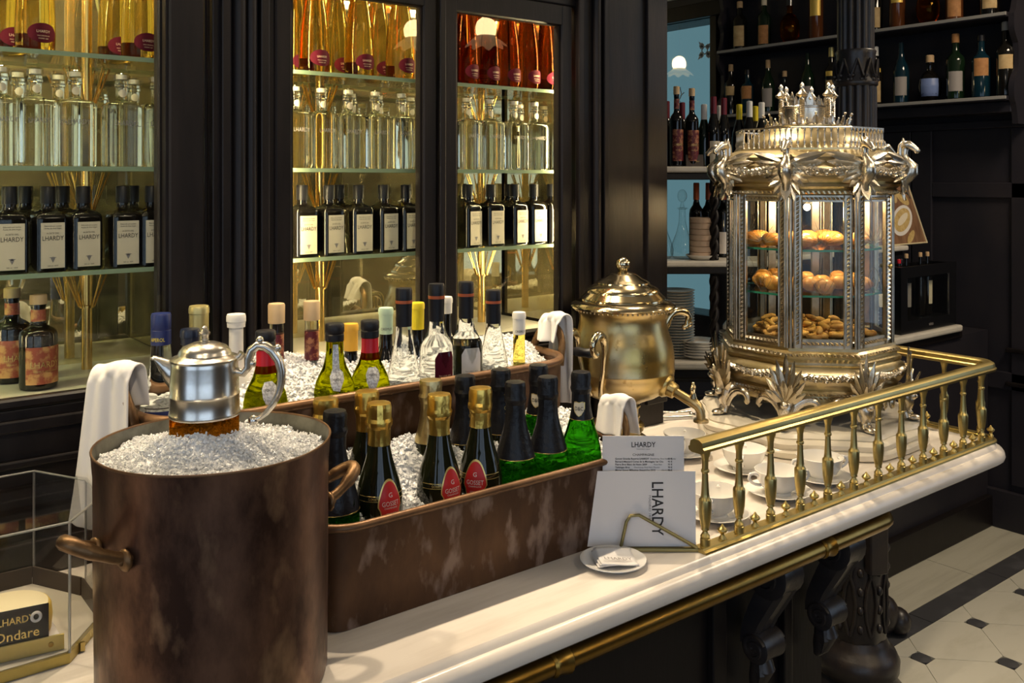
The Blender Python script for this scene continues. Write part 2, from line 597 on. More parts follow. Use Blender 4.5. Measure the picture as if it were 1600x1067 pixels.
mat('label_white', (0.72, 0.68, 0.63), 0.6)
mat('label_burgundy', (0.075, 0.006, 0.015), 0.7, spec=0.1)
mat('silver_leaf', (0.56, 0.50, 0.39), 0.26, 1.0, col2=(0.36, 0.30, 0.19), scale=30, lo=.4, hi=.65, bump=.3, bscale=120)
mat('label_red', (0.55, 0.02, 0.018), 0.4)
mat('label_paisley', (0.36, 0.085, 0.045), 0.45, col2=(0.62, 0.33, 0.12), scale=70, lo=.45, hi=.6, detail=3)
mat('label_paisley_dark', (0.11, 0.012, 0.018), 0.45, col2=(0.40, 0.17, 0.08), scale=80, lo=.5, hi=.62, detail=3)
mat('label_silver', (0.62, 0.62, 0.62), 0.4, 0.3, col2=(0.35, 0.35, 0.35), scale=300, lo=.45, hi=.55)
mat('label_tan', (0.55, 0.40, 0.20), 0.7, col2=(0.42, 0.28, 0.12), scale=30)
mat('label_orange', (0.48, 0.23, 0.08), 0.7, col2=(0.34, 0.15, 0.05), scale=40)
mat('gold_ink', (0.78, 0.58, 0.20), 0.35, 0.8)
mat('pale_ink', (0.62, 0.46, 0.34), 0.6)
mat('oval_gold', (0.70, 0.48, 0.10), 0.4, 0.4)
mat('dark_glass', (0.006, 0.005, 0.004), 0.06, spec=0.6)
mat('champagne_glass', (0.010, 0.011, 0.004), 0.05, spec=0.6)
mat('brown_glass', (0.10, 0.032, 0.01), 0.1, spec=0.6)
mat('blue_glass', (0.004, 0.020, 0.032), 0.06, spec=0.6)
mat('bottle_green', (0.006, 0.016, 0.007), 0.06, spec=0.6)
mat('seal_blue', (0.16, 0.22, 0.42), 0.4)
solid_glass('green_glass', (0.12, 0.46, 0.045), 0.02, 1.35)
solid_glass('olive_glass', (0.50, 0.52, 0.02), 0.02, 1.3)
solid_glass('amber_glass', (0.92, 0.80, 0.42), 0.0, 1.35)
solid_glass('rose_glass', (0.60, 0.27, 0.10), 0.0, 1.35)
solid_glass('gin_glass', (0.99, 0.985, 0.94), 0.0, 1.42)
solid_glass('spirit_clear', (0.96, 0.97, 0.95), 0.0, 1.30)
solid_glass('pale_wine', (0.95, 0.88, 0.40), 0.0, 1.35)
solid_glass('whisky', (0.85, 0.45, 0.08), 0.0, 1.35)
thin_glass('clear_bottle', (0.95, 0.96, 0.95), 0.02, 1.5, 1.6, edge=(0.30, 0.31, 0.29))
thin_glass('pane_glass', (0.95, 0.96, 0.94), 0.0, 1.45)
thin_glass('case_glass', (0.95, 0.96, 0.93), 0.0, 1.4)
thin_glass('shelf_glass', (0.92, 0.97, 0.93), 0.0, 1.5)
thin_glass('acrylic', (0.94, 0.94, 0.935), 0.04, 1.45, 1.3)
thin_glass('etch_film', (0.80, 0.80, 0.78), 0.5, 1.6)
thin_glass('teal_pane', (0.32, 0.41, 0.39), 0.02, 1.7)
mat('shelf_edge', (0.42, 0.55, 0.38), 0.25, trans=0.35)
mat('case_shelf_edge', (0.03, 0.20, 0.13), 0.2)
mat('acrylic_edge', (0.62, 0.62, 0.60), 0.3, trans=0.7)
mat('etched', (0.55, 0.60, 0.60), 0.6)
mat('pastry', (0.62, 0.34, 0.10), 0.5, col2=(0.40, 0.17, 0.04), scale=45, lo=.4, hi=.65, bump=.5, bscale=80)
mat('pastry_glazed', (0.66, 0.33, 0.08), 0.28, col2=(0.38, 0.13, 0.03), scale=30, lo=.4, hi=.65, bump=.4, bscale=60)
mat('case_back', (0.62, 0.58, 0.50), 0.5)
mat('plaster', (0.62, 0.58, 0.50), 0.8)
mat('wall_dark', (0.06, 0.045, 0.035), 0.6)
mat('wall_teal', (0.30, 0.42, 0.42), 0.7)
mat('milk_shade', (0.9, 0.82, 0.62), 0.4, emit=(1.0, 0.76, 0.40), estr=1.6)
mat('lamp_globe', (0.9, 0.82, 0.62), 0.4, emit=(1.0, 0.74, 0.36), estr=40)
mat('bulb', (1, .8, .4), 0.3, emit=(1.0, 0.78, 0.42), estr=28)
mat('halogen', (1, .8, .4), 0.3, emit=(1.0, 0.70, 0.34), estr=40)
mat('gold_box', (0.50, 0.40, 0.14), 0.3, 0.75, col2=(0.40, 0.31, 0.09), scale=12, rvar=.08)
mat('sign_black', (0.008, 0.008, 0.008), 0.25)
mat('cheese_rind', (0.68, 0.50, 0.12), 0.5, col2=(0.60, 0.40, 0.08), scale=15)
mat('cheese', (0.80, 0.72, 0.50), 0.55)
mat('board_photo', (0.16, 0.08, 0.045), 0.35, col2=(0.30, 0.17, 0.09), scale=14, stretch=(3, 1, .6))
mat('oat', (0.62, 0.46, 0.20), 0.6, col2=(0.45, 0.30, 0.10), scale=60)
mat('cream_edge', (0.62, 0.53, 0.33), 0.5)
mat('appliance', (0.006, 0.006, 0.007), 0.25, spec=0.5)
mat('grey_card', (0.30, 0.27, 0.25), 0.6)
mat('steel', (0.55, 0.53, 0.49), 0.25, 1.0)
mat('rail_grey', (0.30, 0.29, 0.27), 0.4)

# ================================================================== ROOM SHELL
MB().box(-3.6, 4.5, -3.4, 5.7, -0.1, -0.012).build('floor_base', 'grout')
fl = bpy.data.objects['floor_base']; fl.name = 'floor'; fl['kind'] = 'structure'
# octagon-cut tiles laid diagonally with slate dots, only where the photograph shows the floor
TS = 0.38
tile_me = None
dot_me = None
h = TS / 2 - 0.0012
ct = 0.03
poly = [(h - ct, -ct), (h - ct, ct), (ct, h - ct), (-ct, h - ct), (-h + ct, ct), (-h + ct, -ct), (-ct, -h + ct), (ct, -h + ct)]
tm = MB(); tm.prism(poly, -0.012, 0.0)
tile_me = tm.mesh('floor_tile', 'floor_stone', 0)
dm = MB(); dm.lathe([(0.031, -0.012), (0.031, 0.0)], 12)
dot_me = dm.mesh('floor_dot', 'floor_slate', 0)
DX0, DY0 = 2.90, 1.525
for j in range(-4, 1):
    for i in range(-1, 5):
        for off in (0, 1):
            x = DX0 + (i + 0.5 * off) * TS
            y = DY0 + (j - 0.5 * off) * TS
            if 2.2 < x < 4.25 and 0.5 < y < 1.6:
                link(dot_me, 'floor_dot', fl, (x, y, 0))
            cx, cyy = x + TS / 2, y
            if 2.2 < cx < 4.2 and 0.45 < cyy < 1.45:
                link(tile_me, 'floor_tile', fl, (cx, cyy, 0))
# tiles cut by the slate band
cut = 0.0935
hm = MB(); hm.prism([(h - ct, -ct), (h - ct, ct), (h - cut, cut), (-h + cut, cut), (-h + ct, ct), (-h + ct, -ct), (-ct, -h + ct), (ct, -h + ct)], -0.012, 0.0)
hme = hm.mesh('floor_cut_tile', 'floor_stone', 0)
tm2 = MB(); tm2.prism([(-ct, ct), (ct, ct), (cut - .002, cut), (-cut + .002, cut)], -0.012, 0.0)
tme = tm2.mesh('floor_cut_tile', 'floor_stone', 0)
for i in range(-1, 4):
    link(hme, 'floor_tile', fl, (DX0 + TS * (i + 0.5), DY0, 0))
    link(tme, 'floor_tile', fl, (DX0 + TS * i, DY0, 0))
for k in range(4):
    x0 = 2.0 + k * 0.58
    MB().box(x0, x0 + 0.577, 1.62, 1.708, -0.012, 0.001).build('slate_strip', 'floor_slate', fl, 0)
for k in range(3):
    x0 = 1.95 + k * 0.86
    MB().box(x0, min(x0 + 0.857, 4.27), 1.711, 1.95, -0.012, 0.0).build('border_slab', 'floor_border', fl, 0)

def wallbox(name, m, *b):
    o = MB().box(*b).build(name, m, None, 0)
    o['kind'] = 'structure'
    return o

wallbox('ceiling', 'plaster', -3.6, 4.5, -3.4, 5.7, 3.15, 3.25)
wallbox('wall_back', 'wall_teal', -3.6, 4.5, 5.5, 5.7, 0, 3.15)
wl = MB()
wl.box(-3.6, -3.4, -3.4, -2.5, 0, 3.15); wl.box(-3.6, -3.4, 0.5, 5.7, 0, 3.15); wl.box(-3.6, -3.4, -2.5, 0.5, 0, 0.65); wl.box(-3.6, -3.4, -2.5, 0.5, 2.85, 3.15)
o = wl.build('wall_left', 'wall_dark', None, 0); o['kind'] = 'structure'
wn = MB()
for y in (-2.5, -1.52, -0.53, 0.45):
    wn.box(-3.54, -3.46, y, y + 0.05, 0.65, 2.85)
wn.box(-3.54, -3.46, -2.45, 0.45, 0.65, 0.7); wn.box(-3.54, -3.46, -2.45, 0.45, 2.8, 2.85)
o = wn.build('window_3', 'black_wood', None, 0); o['kind'] = 'structure'
# front wall (behind the camera) with a wide shop window
wf = MB()
wf.box(-3.6, -3.2, -3.4, -3.2, 0, 3.15); wf.box(0.75, 4.5, -3.4, -3.2, 0, 3.15)
wf.box(-3.2, 0.75, -3.4, -3.2, 0, 0.65); wf.box(-3.2, 0.75, -3.4, -3.2, 2.85, 3.15)
o = wf.build('wall_front', 'wall_dark', None, 0); o['kind'] = 'structure'
wn = MB()
for x in (-3.2, -1.9, -0.6, 0.71):
    wn.box(x, x + 0.05, -3.34, -3.26, 0.65, 2.85)
wn.box(-3.15, 0.71, -3.34, -3.26, 0.65, 0.7); wn.box(-3.15, 0.71, -3.34, -3.26, 2.8, 2.85)
o = wn.build('window_2', 'black_wood', None, 0); o['kind'] = 'structure'
# right wall: dark panelled boards, with a teal glass window at its far end
WX = 4.28
yw0, yw1 = 3.52, 4.55
wr = MB()
wr.box(WX, 4.5, -3.4, -1.75, 0, 3.15); wr.box(WX, 4.5, -0.25, yw0, 0, 3.15); wr.box(WX, 4.5, -1.75, -0.25, 0, 0.8); wr.box(WX, 4.5, -1.75, -0.25, 2.7, 3.15); wr.box(WX, 4.5, yw1, 5.5, 0, 3.15)
wr.box(WX, 4.5, yw0, yw1, 0, 0.75); wr.box(WX, 4.5, yw0, yw1, 2.52, 3.15)
wr_o = wr.build('wall_right', 'dark_panel', None, 0); wr_o['kind'] = 'structure'
y_a, y_b, y_c = YX(1427, WX), YX(1458, WX), YX(1582, WX)
zt = 1.79
for nm, b in (('panel_moulding', (WX - 0.022, WX, 0.2, YX(1340, WX), zt, zt + 0.035)),
              ('panel_rail', (WX - 0.016, WX, 0.2, y_b, 1.475, 1.545)),
              ('panel_rail', (WX - 0.016, WX, 0.2, y_b, 0.62, 0.70)),
              ('panel_stile', (WX - 0.016, WX, y_b - 0.001, y_a, 0.2, zt)),
              ('panel_stile', (WX - 0.014, WX, y_a + 0.006, y_a + 0.42, 0.2, zt)),
              ('panel_stile', (WX - 0.016, WX, y_c - 0.30, y_c, 0.2, zt)),
              ('panel_stile', (WX - 0.016, WX, 0.6, 0.9, 0.2, zt)),
              ('skirting', (WX - 0.03, WX, 0.2, 1.95, 0, 0.17))):
    MB().box(*b).build(nm, 'dark_panel', wr_o, 0, bevel=0.004)
# raised bead around the lower panel, seen at the right edge of the picture
for z0 in (0.79, 0.64):
    MB().box(WX - 0.03, WX, y_c - 0.30, y_c + 0.02, z0, z0 + 0.02).build('panel_bead', 'black_wood', wr_o, 0, bevel=0.005)
win = struct('window_1')
MB().box(WX + 0.02, WX + 0.028, yw0, yw1, 0.75, 2.52).build('pane', 'teal_pane', win, 0)
wfm = MB()
wfm.box(WX - 0.03, WX + 0.03, yw0 - 0.08, yw1 + 0.08, 2.52, 2.61); wfm.box(WX - 0.03, WX + 0.03, yw0 - 0.05, yw0, 0.75, 2.52)
wfm.box(WX - 0.03, WX + 0.03, yw1, yw1 + 0.05, 0.75, 2.52)
wfm.build('window_frame', 'black_wood', win, 0, bevel=0.004)
MB().box(WX - 0.02, WX, yw0 - 0.08, yw1 + 0.08, 2.66, 2.685).build('window_ledge', 'etched', win, 0)
# etched ornament on the pane
em = MB()
oc = (YX(1098, WX), 2.33)
for k, (a, L) in enumerate(((0.9, .075), (2.4, .06), (3.9, .085), (5.5, .075))):
    for s in (-1, 0, 1):
        aa = a + s * 0.25
        dy, dz = math.cos(aa), math.sin(aa)
        LL = L * (1 if s == 0 else .75)
        em.add([(WX + 0.018, oc[0] + dy * .012, oc[1] + dz * .012), (WX + 0.018, oc[0] + dy * LL * .6 - dz * .011, oc[1] + dz * LL * .6 + dy * .011),
                (WX + 0.018, oc[0] + dy * LL, oc[1] + dz * LL), (WX + 0.018, oc[0] + dy * LL * .6 + dz * .011, oc[1] + dz * LL * .6 - dy * .011)], [(0, 1, 2, 3)])
for a in range(24):
    pass
em.tube([(WX + .018, oc[0] + .022 * math.cos(a * PI / 8), oc[1] + .022 * math.sin(a * PI / 8)) for a in range(16)], .004, 5, closed=True)
oc2 = (YX(1060, WX), 2.03)
em.tube([(WX + .018, oc2[0] + .03 * math.sin(k * .5) * (1 - k / 30), oc2[1] - .12 + k * .008) for k in range(28)], .003, 5)
for k in range(5):
    em.tube([(WX + .018, oc2[0], oc2[1] - .1 + k * .035), (WX + .018, oc2[0] + .03 * (1 if k % 2 else -1), oc2[1] - .08 + k * .035)], .003, 5)
em.build('etched_ornament', 'etched', win, 0)

# hanging lamps with scalloped glass shades (they show only as reflections)
def pendant(loc, label):
    t = thing('pendant_lamp', label, 'lamp', loc, group='pendant lamps of the shop')
    MB().tube([(0, 0, .10), (0, 0, 3.15 - loc[2])], .008, 8).build('rod', 'brass_dark', t)
    MB().lathe([(0.02, .11), (0.045, .092), (0.056, .06), (0.054, .03), (0.045, .012)], 24, cap=False).build('globe', 'lamp_globe', t)
    MB().ball((0, 0, 0.05), 0.02, 12, 8).build('bulb', 'bulb', t)
    m = MB()
    n = 40
    rings = []
    for r, z, sc in ((0.045, .014, 0), (0.055, .004, .001), (0.072, -0.008, .005), (0.092, -0.022, .010), (0.100, -0.036, .013)):
        rings.append([((r + sc * math.cos(8 * 2 * PI * i / n)) * math.cos(2 * PI * i / n), (r + sc * math.cos(8 * 2 * PI * i / n)) * math.sin(2 * PI * i / n), z - sc * .8 * math.cos(8 * 2 * PI * i / n)) for i in range(n)])
    m.loft(rings, False, False)
    m.build('shade', 'milk_shade', t, solid=0.003)
    return t
pendant((2.67, -1.34, 2.315), 'glowing pendant lamp reflected in the middle cabinet door')
pendant((2.86, -0.94, 2.295), 'glowing pendant lamp reflected in the right cabinet door')
pendant((3.02, 4.93, 2.43), 'glowing pendant lamp reflected in the teal window pane')

# ================================================================== COUNTER
XE, YF, YB = 2.078, 0.869, 1.475
def counter_outline(i):
    pts = []
    r = 0.10
    x0, x1, y0, y1 = -0.75 + i, XE - i, YF + i, YB + (0.0 if False else -i * 0)
    pts.append((x0, y0))
    for k in range(9):
        a = -PI / 2 + PI / 2 * k / 8
        rr = r - i
        pts.append((XE - r + rr * math.cos(a), YF + r + rr * math.sin(a)))
    for k in range(9):
        a = PI / 2 * k / 8
        rr = r - i
        pts.append((XE - r + rr * math.cos(a), 1.52 - r + rr * math.sin(a)))
    pts.append((1.60, 1.52 - i))
    pts.append((1.585, 1.4445))
    pts.append((x0, 1.4445))
    return pts
ctop = thing('marble_countertop', 'long pale marble countertop with rounded nosing running under the brass railing', 'countertop')
m = MB()
m.loft([[(x, y, z) for x, y in counter_outline(i)] for i, z in ((0.016, .9605), (0.008, .9625), (0.002, .9675), (0.0, .974), (0.0015, .982), (0.006, .9885), (0.012, .9915), (0.016, .9915), (0.0175, .9945), (0.021, .9985), (0.0235, 1.0))])
m.build('slab', 'marble', ctop, 30)
cb = thing('bar_counter', 'black wooden bar counter front with carved corbels under the marble top', 'counter')
m = MB(); m.box(-0.75, 1.535, 1.0, 1.4445, 0.0, 0.955, ch=0.004)
m.build('body', 'black_wood', cb, 0)
for x0, x1 in ((1.20, 1.235), (1.395, 1.42), (0.70, 0.735)):
    MB().box(x0, x1, 0.985, 1.001, 0.02, 0.95).build('stile', 'black_wood', cb, 0, bevel=0.003)
MB().box(-0.7, 1.545, 0.975, 1.002, 0.0, 0.12).build('plinth', 'black_wood', cb, 0, bevel=0.004)
MB().box(-0.7, 1.545, 0.97, 1.002, 0.90, 0.955).build('frieze', 'black_wood', cb, 0, bevel=0.004)
# corbels: S-scroll brackets
def spiral(cx, cz, r, turns, a0, n=26, sgn=1):
    return [(cx + r * (1 - .85 * k / n) * math.cos(a0 + sgn * turns * 2 * PI * k / n), cz + r * (1 - .85 * k / n) * math.sin(a0 + sgn * turns * 2 * PI * k / n)) for k in range(n + 1)]
def corbel(x):
    w_ = 0.05
    m = MB()
    # side profile in (out, z): out measured towards the room (-Y) from y=0.985
    front = [(0.075, .945), (0.088, .93), (0.090, .905), (0.080, .875), (0.062, .845), (0.046, .82), (0.036, .80), (0.034, .785)]
    back = [(0.030, .945), (0.034, .925), (0.038, .90), (0.030, .87), (0.016, .84), (0.004, .81), (0.0, .79), (0.0, .775)]
    rings = []
    for (a, za), (b, zb) in zip(front, back):
        rings.append([(x - w_ / 2, 0.985 - b, zb), (x + w_ / 2, 0.985 - b, zb), (x + w_ / 2, .985 - lerp(b, a, .8), lerp(zb, za, .8)), (x + w_ * .36, .985 - a, za), (x + w_ * .28, .985 - a + .004, za), (x - w_ * .28, .985 - a + .004, za), (x - w_ * .36, .985 - a, za), (x - w_ / 2, .985 - lerp(b, a, .8), lerp(zb, za, .8))])
    m.loft(rings)
    c = m.build('corbel', 'iron', cb, 40)
    # volutes: upper big, lower small, each a rolled scroll across the bracket
    for (oc_, zc, r) in ((0.052, .905, .040), (0.030, .775, .026)):
        v = MB()
        v.tube([(x - w_ * .54, .985 - oc_, zc), (x - w_ * .5, .985 - oc_, zc), (x, .985 - oc_, zc), (x + w_ * .5, .985 - oc_, zc), (x + w_ * .54, .985 - oc_, zc)], [r * .8, r, r * .93, r, r * .8], 20)
        for s in (-1, 1):
            v.tube([(x + s * w_ * .55, .985 - a, b) for a, b in spiral(oc_, zc, r * .85, 1.8, 0.5)], .0035, 5)
        v.build('volute', 'iron', c, 40)
    d = MB()
    d.tube([(x, .985 - .022, .755), (x, .985 - .028, .735), (x, .985 - .018, .71), (x, .985 - .008, .69)], [.016, .021, .016, .006], 10)
    d.tube([(x - .012, .985 - .03, .75), (x - .014, .985 - .034, .73), (x - .006, .985 - .022, .70)], [.006, .008, .004], 6)
    d.tube([(x + .012, .985 - .03, .75), (x + .014, .985 - .034, .73), (x + .006, .985 - .022, .70)], [.006, .008, .004], 6)
    d.build('leaf_drop', 'iron', c, 40)
for x in (XY(1213, .93), XY(1312, .93)):
    corbel(x)
# brass grab rail under the nosing
gr = thing('brass_grab_rail', 'long dark brass tube rail fixed under the edge of the marble counter', 'rail')
pts = [(-0.7, .892, .938), (0.4, .892, .938), (1.0, .892, .938), (1.56, .892, .938)] + [(1.56 + .035 * math.sin(a), .892 + .035 * (1 - math.cos(a)), .938) for a in (0.4, 0.8, 1.2, 1.57)] + [(1.595, .985, .938)]
MB().tube(pts, .0135, 14).build('tube', 'brass_dark', gr)
for x in (XY(873, .892), XY(1289, .892)):
    m = MB()
    m.tube([(x - .016, .892, .938), (x - .012, .892, .938), (x - .005, .892, .938), (x + .004, .892, .938), (x + .012, .892, .938), (x + .016, .892, .938)], [.0142, .0165, .0150, .0165, .0185, .0142], 16)
    cl = m.build('collar', 'brass_dark', gr)
    MB().tube([(x, .90, .944), (x, .985, .944)], .006, 8).build('bracket', 'brass_dark', cl)

# ================================================================== BRASS RAILING ON THE COUNTER
RX, RY, RZ = 2.04, 0.910, 1.0
rl = thing('brass_railing', 'polished brass railing with turned balusters along the marble counter edge', 'railing')
def rail_path(z, x0=1.072, yend=1.145, rr=.035):
    p = [(x0, RY, z), (1.4, RY, z), (1.75, RY, z), (RX - rr, RY, z)]
    p += [(RX - rr + rr * math.sin(a), RY + rr * (1 - math.cos(a)), z) for a in (0.26, 0.52, 0.79, 1.05, 1.31, 1.57)]
    p += [(RX, yend, z)]
    return p
MB().sweep(rail_path(RZ), [(-.016, 0), (.016, 0), (.0155, .003), (.011, .0045), (.009, .007), (-.009, .007), (-.011, .0045), (-.0155, .003)]).build('base_rail', 'brass', rl, 30)
tr_prof = [(-.009, .1495), (.009, .1495), (.0145, .152), (.0155, .1565), (.0125, .159), (.0125, .161), (.0112, .1665), (.005, .1700), (-.005, .1700), (-.0112, .1665), (-.0125, .161), (-.0125, .159), (-.0155, .1565), (-.0145, .152)]
MB().sweep(rail_path(RZ, 1.068), tr_prof).build('top_rail', 'brass', rl, 30)
bal = [(0, .0065), (.0078, .0065), (.0078, .0165), (.0070, .017), (.0070, .0195), (.0076, .0205), (.0058, .0235), (.0040, .0265), (.0038, .0285), (.0060, .0300), (.0062, .0312), (.0056, .0325), (.0072, .038), (.0088, .048), (.0096, .060), (.0097, .0735), (.0090, .0765), (.0070, .0785), (.0062, .084), (.0052, .100), (.0046, .116), (.0060, .117), (.0064, .119), (.0060, .121), (.0048, .122), (.0050, .134), (.0066, .142), (.0082, .146), (.0082, .1505), (0, .1505)]
bm_ = MB(); bm_.lathe(bal, 16, cap=False)
bal_me = bm_.mesh('baluster', 'brass', 50)
fin = [(0, .0065), (.0062, .0065), (.0058, .0085), (.0036, .011), (.0030, .0135), (.0036, .0155), (.0062, .0170), (.0078, .0190), (.0081, .0205), (.0074, .0220), (.0052, .0240), (.0034, .0255), (.0022, .0275), (.0010, .0295), (0, .0300)]
fm = MB(); fm.lathe(fin, 14, cap=False)
fin_me = fm.mesh('finial', 'brass', 50)
N = 12
bx0, bx1 = 1.0885, 1.980
for k in range(N):
    x = lerp(bx0, bx1, k / (N - 1))
    link(bal_me, 'baluster', rl, (x, RY, RZ))
    if k < N - 1:
        link(fin_me, 'finial', rl, (x + (bx1 - bx0) / (N - 1) / 2, RY, RZ))
link(fin_me, 'finial', rl, (RX - .005, RY + .006, RZ))
for y in (0.94, 1.02, 1.10):
    link(bal_me, 'baluster', rl, (RX, y, RZ))
for y in (0.98, 1.06):
    link(fin_me, 'finial', rl, (RX, y, RZ))

# ================================================================== DISPLAY CABINET
FY = 1.446
cab = thing('display_cabinet', 'tall black wooden display cabinet with glass doors, glass shelves and mirrored back', 'cabinet')
ZB, ZT = 1.252, 1.881
XL, XR = -0.45, 1.58
def cbox(nm, *b, m='black_wood', bev=0.0025, par=None):
    return MB().box(*b).build(nm, m, par or cab, 0, bevel=bev)
cbox('base', XL, XR, FY, 1.72, 1.0, 1.236)
cbox('base_moulding', XL, 1.40, FY - .010, FY + .002, 1.205, 1.222)
cbox('base_moulding', XL, 1.40, FY - .012, FY + .002, 1.155, 1.166)
cbox('base_moulding', XL, 1.40, FY - .016, FY + .002, 1.0, 1.05)
cbox('cabinet_floor', XL, 1.30, FY + .03, 1.70, 1.236, 1.246, m='marble_shelf')
cbox('cornice', XL, 1.62, FY - .02, FY + .028, 2.0, 2.12, bev=.008)
cbox('top_rail', XL, XR, FY, FY + .024, ZT + .045, 2.0)
cbox('top_board', XL, XR, FY + .03, 1.72, 2.05, 2.08)
cbox('back_mirror', XL, 1.30, 1.690, 1.700, 1.236, 2.05, m='mirror', bev=0)
cbox('back_board', XL, XR, 1.701, 1.72, 1.0, 2.05)
cbox('side_wall', XL, XL + .02, FY, 1.70, 1.0, 2.0)
# the post between the left bay and the middle bay, built up from mouldings
x_a, x_b, x_c, x_d = XY(333, FY), XY(362, FY), XY(395, FY), XY(448, FY)
cbox('post', x_a, x_d, FY + .004, 1.69, 1.236, 2.05)
cbox('post_moulding', x_a + .012, x_a + .028, FY - .006, FY + .006, 1.236, 2.0)
m = MB(); m.tube([(x_b + .012, FY - .002, 1.236), (x_b + .012, FY - .002, 2.0)], .011, 12); m.build('post_bead', 'black_wood', cab)
m = MB(); m.tube([(x_c - .004, FY - .004, 1.236), (x_c - .004, FY - .004, 2.0)], .009, 12); m.build('post_bead', 'black_wood', cab)
cbox('post_moulding', x_c + .010, x_c + .026, FY - .010, FY + .006, 1.236, 2.0)
# right pilaster
px0, px1 = XY(900, FY), XR
cbox('pilaster', px0, px1, FY - .004, 1.70, 1.0, 2.0)
cbox('pilaster_moulding', px0 - .003, px0 + .012, FY - .014, FY, 1.05, 2.0)
m = MB(); m.tube([(XY(928, FY), FY - .008, 1.05), (XY(928, FY), FY - .008, 2.0)], .010, 12); m.build('pilaster_bead', 'black_wood', cab)
cbox('pilaster_moulding', XY(938, FY), XY(946, FY), FY - .013, FY, 1.05, 2.0)
cbox('pilaster_moulding', XY(1006, FY), XR + .004, FY - .012, FY, 1.05, 2.0)
# doors: frame as a part, the pane its sub-part
def door(x0, x1, sl, sr, yf, zt=ZT, lab=None):
    """x0..x1 clear glass; sl/sr stile widths"""
    m = MB()
    y0, y1 = yf, yf + .022
    zb = ZB
    m.box(x0 - sl, x0, y0, y1, zb - .014, zt + .045, ch=.003)
    m.box(x1, x1 + sr, y0, y1, zb - .014, zt + .045, ch=.003)
    m.box(x0 - sl + .003, x1 + sr - .003, y0 + .001, y1 - .001, zt, zt + .045, ch=.003)
    m.box(x0 - sl + .003, x1 + sr - .003, y0 + .001, y1 - .001, zb - .014, zb, ch=.003)
    # inner sticking bead
    for (a, b) in ((x0, x0 + .004), (x1 - .004, x1)):
        m.box(a, b, y0 + .006, y1, zb, zt)
    d = m.build('door', 'black_wood', cab, 30)
    MB().box(x0 + .001, x1 - .001, yf + .012, yf + .016, zb, zt).build('pane', 'pane_glass', d, 0)
    return d
XA, XB_ = XY(262, FY), XY(317, FY)
door(-0.38, XA, .04, XB_ - XA, FY - .008, zt=1.93)
door(XA + .01, x_a - .002, .02, .004, FY + .016, zt=1.93)
door(XY(456, FY), XY(661, FY), .030, .030, FY - .002)
door(XY(714, FY), XY(877, FY), .030, .030, FY - .002)
cbox('meeting_bead', XY(684, FY), XY(694, FY), FY - .008, FY + .01, 1.238, 1.94)
# mirrored inner cheeks of the bays
for x in (x_a - .003, x_d + .0005, px0 - .003):
    cbox('side_mirror', x, x + .0025, FY + .045, 1.689, 1.25, 2.0, m='mirror', bev=0)
# glass shelves
ZS = (1.7515, 1.5795, 1.4215)
for z in ZS:
    for a, b in ((-0.40, x_a - .005), (x_d + .005, px0 - .005)):
        s_ = MB().box(a, b, 1.494, 1.672, z - .007, z).build('shelf', 'shelf_glass', cab, 0)
        MB().box(a, b, 1.4925, 1.494, z - .007, z).build('shelf_edge', 'shelf_edge', s_, 0)
        MB().box(a, b, 1.672, 1.6735, z - .007, z).build('shelf_edge', 'shelf_edge', s_, 0)
# brass poles with fans of thin rods carrying the shelves
for px in (143, 511, 765):
    x = XY(px, 1.60)
    y = 1.63
    MB().tube([(x, y, 1.246), (x, y, 2.05)], .0085, 12).build('pole', 'brass_pole', cab)
    for z in ZS:
        c = MB().lathe([(.0085, -.003), (.012, -.002), (.012, .002), (.0085, .003)], 14, (x, y, z - .072)).build('pole_collar', 'brass_pole', cab)
        m = MB()
        for k in range(5):
            for s in (-1, 1):
                aa = math.radians(-60 + 30 * k)
                dx, dy = s * math.cos(aa), math.sin(aa)
                m.tube([(x + dx * .012, y + dy * .012, z - .072), (x + dx * .036, y + dy * .03, z - .0085)], .0013, 5)
        m.build('rod_fan', 'brass_pole', c)
# strip lamps inside the cabinet, tucked behind the top rail and the floor edge
for a, b in ((-0.40, x_a - .01), (x_d + .01, px0 - .01)):
    cx = (a + b) / 2
    MB().box(a, b, 1.474, 1.490, 1.95, 1.97).build('strip_lamp', 'rail_grey', cab, 0)
    add_light('cabinet_strip', 'AREA', (cx, 1.50, 1.963), 8.0 * (b - a), (1.0, 0.80, 0.46), b - a, .02, target=(cx, 1.56, 1.3))
# hidden upright strips added in the bay ends to brighten the bottles
for x, tx in ((-0.415, 0.3), (x_d + .012, x_d + .3), (px0 - .012, px0 - .3)):
    MB().box(x - .004, x + .004, 1.474, 1.480, 1.26, 1.94).build('strip_lamp', 'rail_grey', cab, 0)
    add_light('cabinet_strip', 'AREA', (x, 1.483, 1.60), 3.4, (1.0, 0.78, 0.42), .012, .66, target=(tx, 1.62, 1.60))

# ================================================================== BOTTLES: builders
def scaled(prof, H, R=1.0):
    z1 = max(z for r, z in prof)
    return [(r * R, z * H / z1) for r, z in prof]


def sq_ring(w, d, z, e=4.0, n=24):
    out = []
    for i in range(n):
        a = 2 * PI * (i + .5) / n
        c, s_ = math.cos(a), math.sin(a)
        out.append((w * math.copysign(abs(c) ** (2 / e), c), d * math.copysign(abs(s_) ** (2 / e), s_), z))
    return out


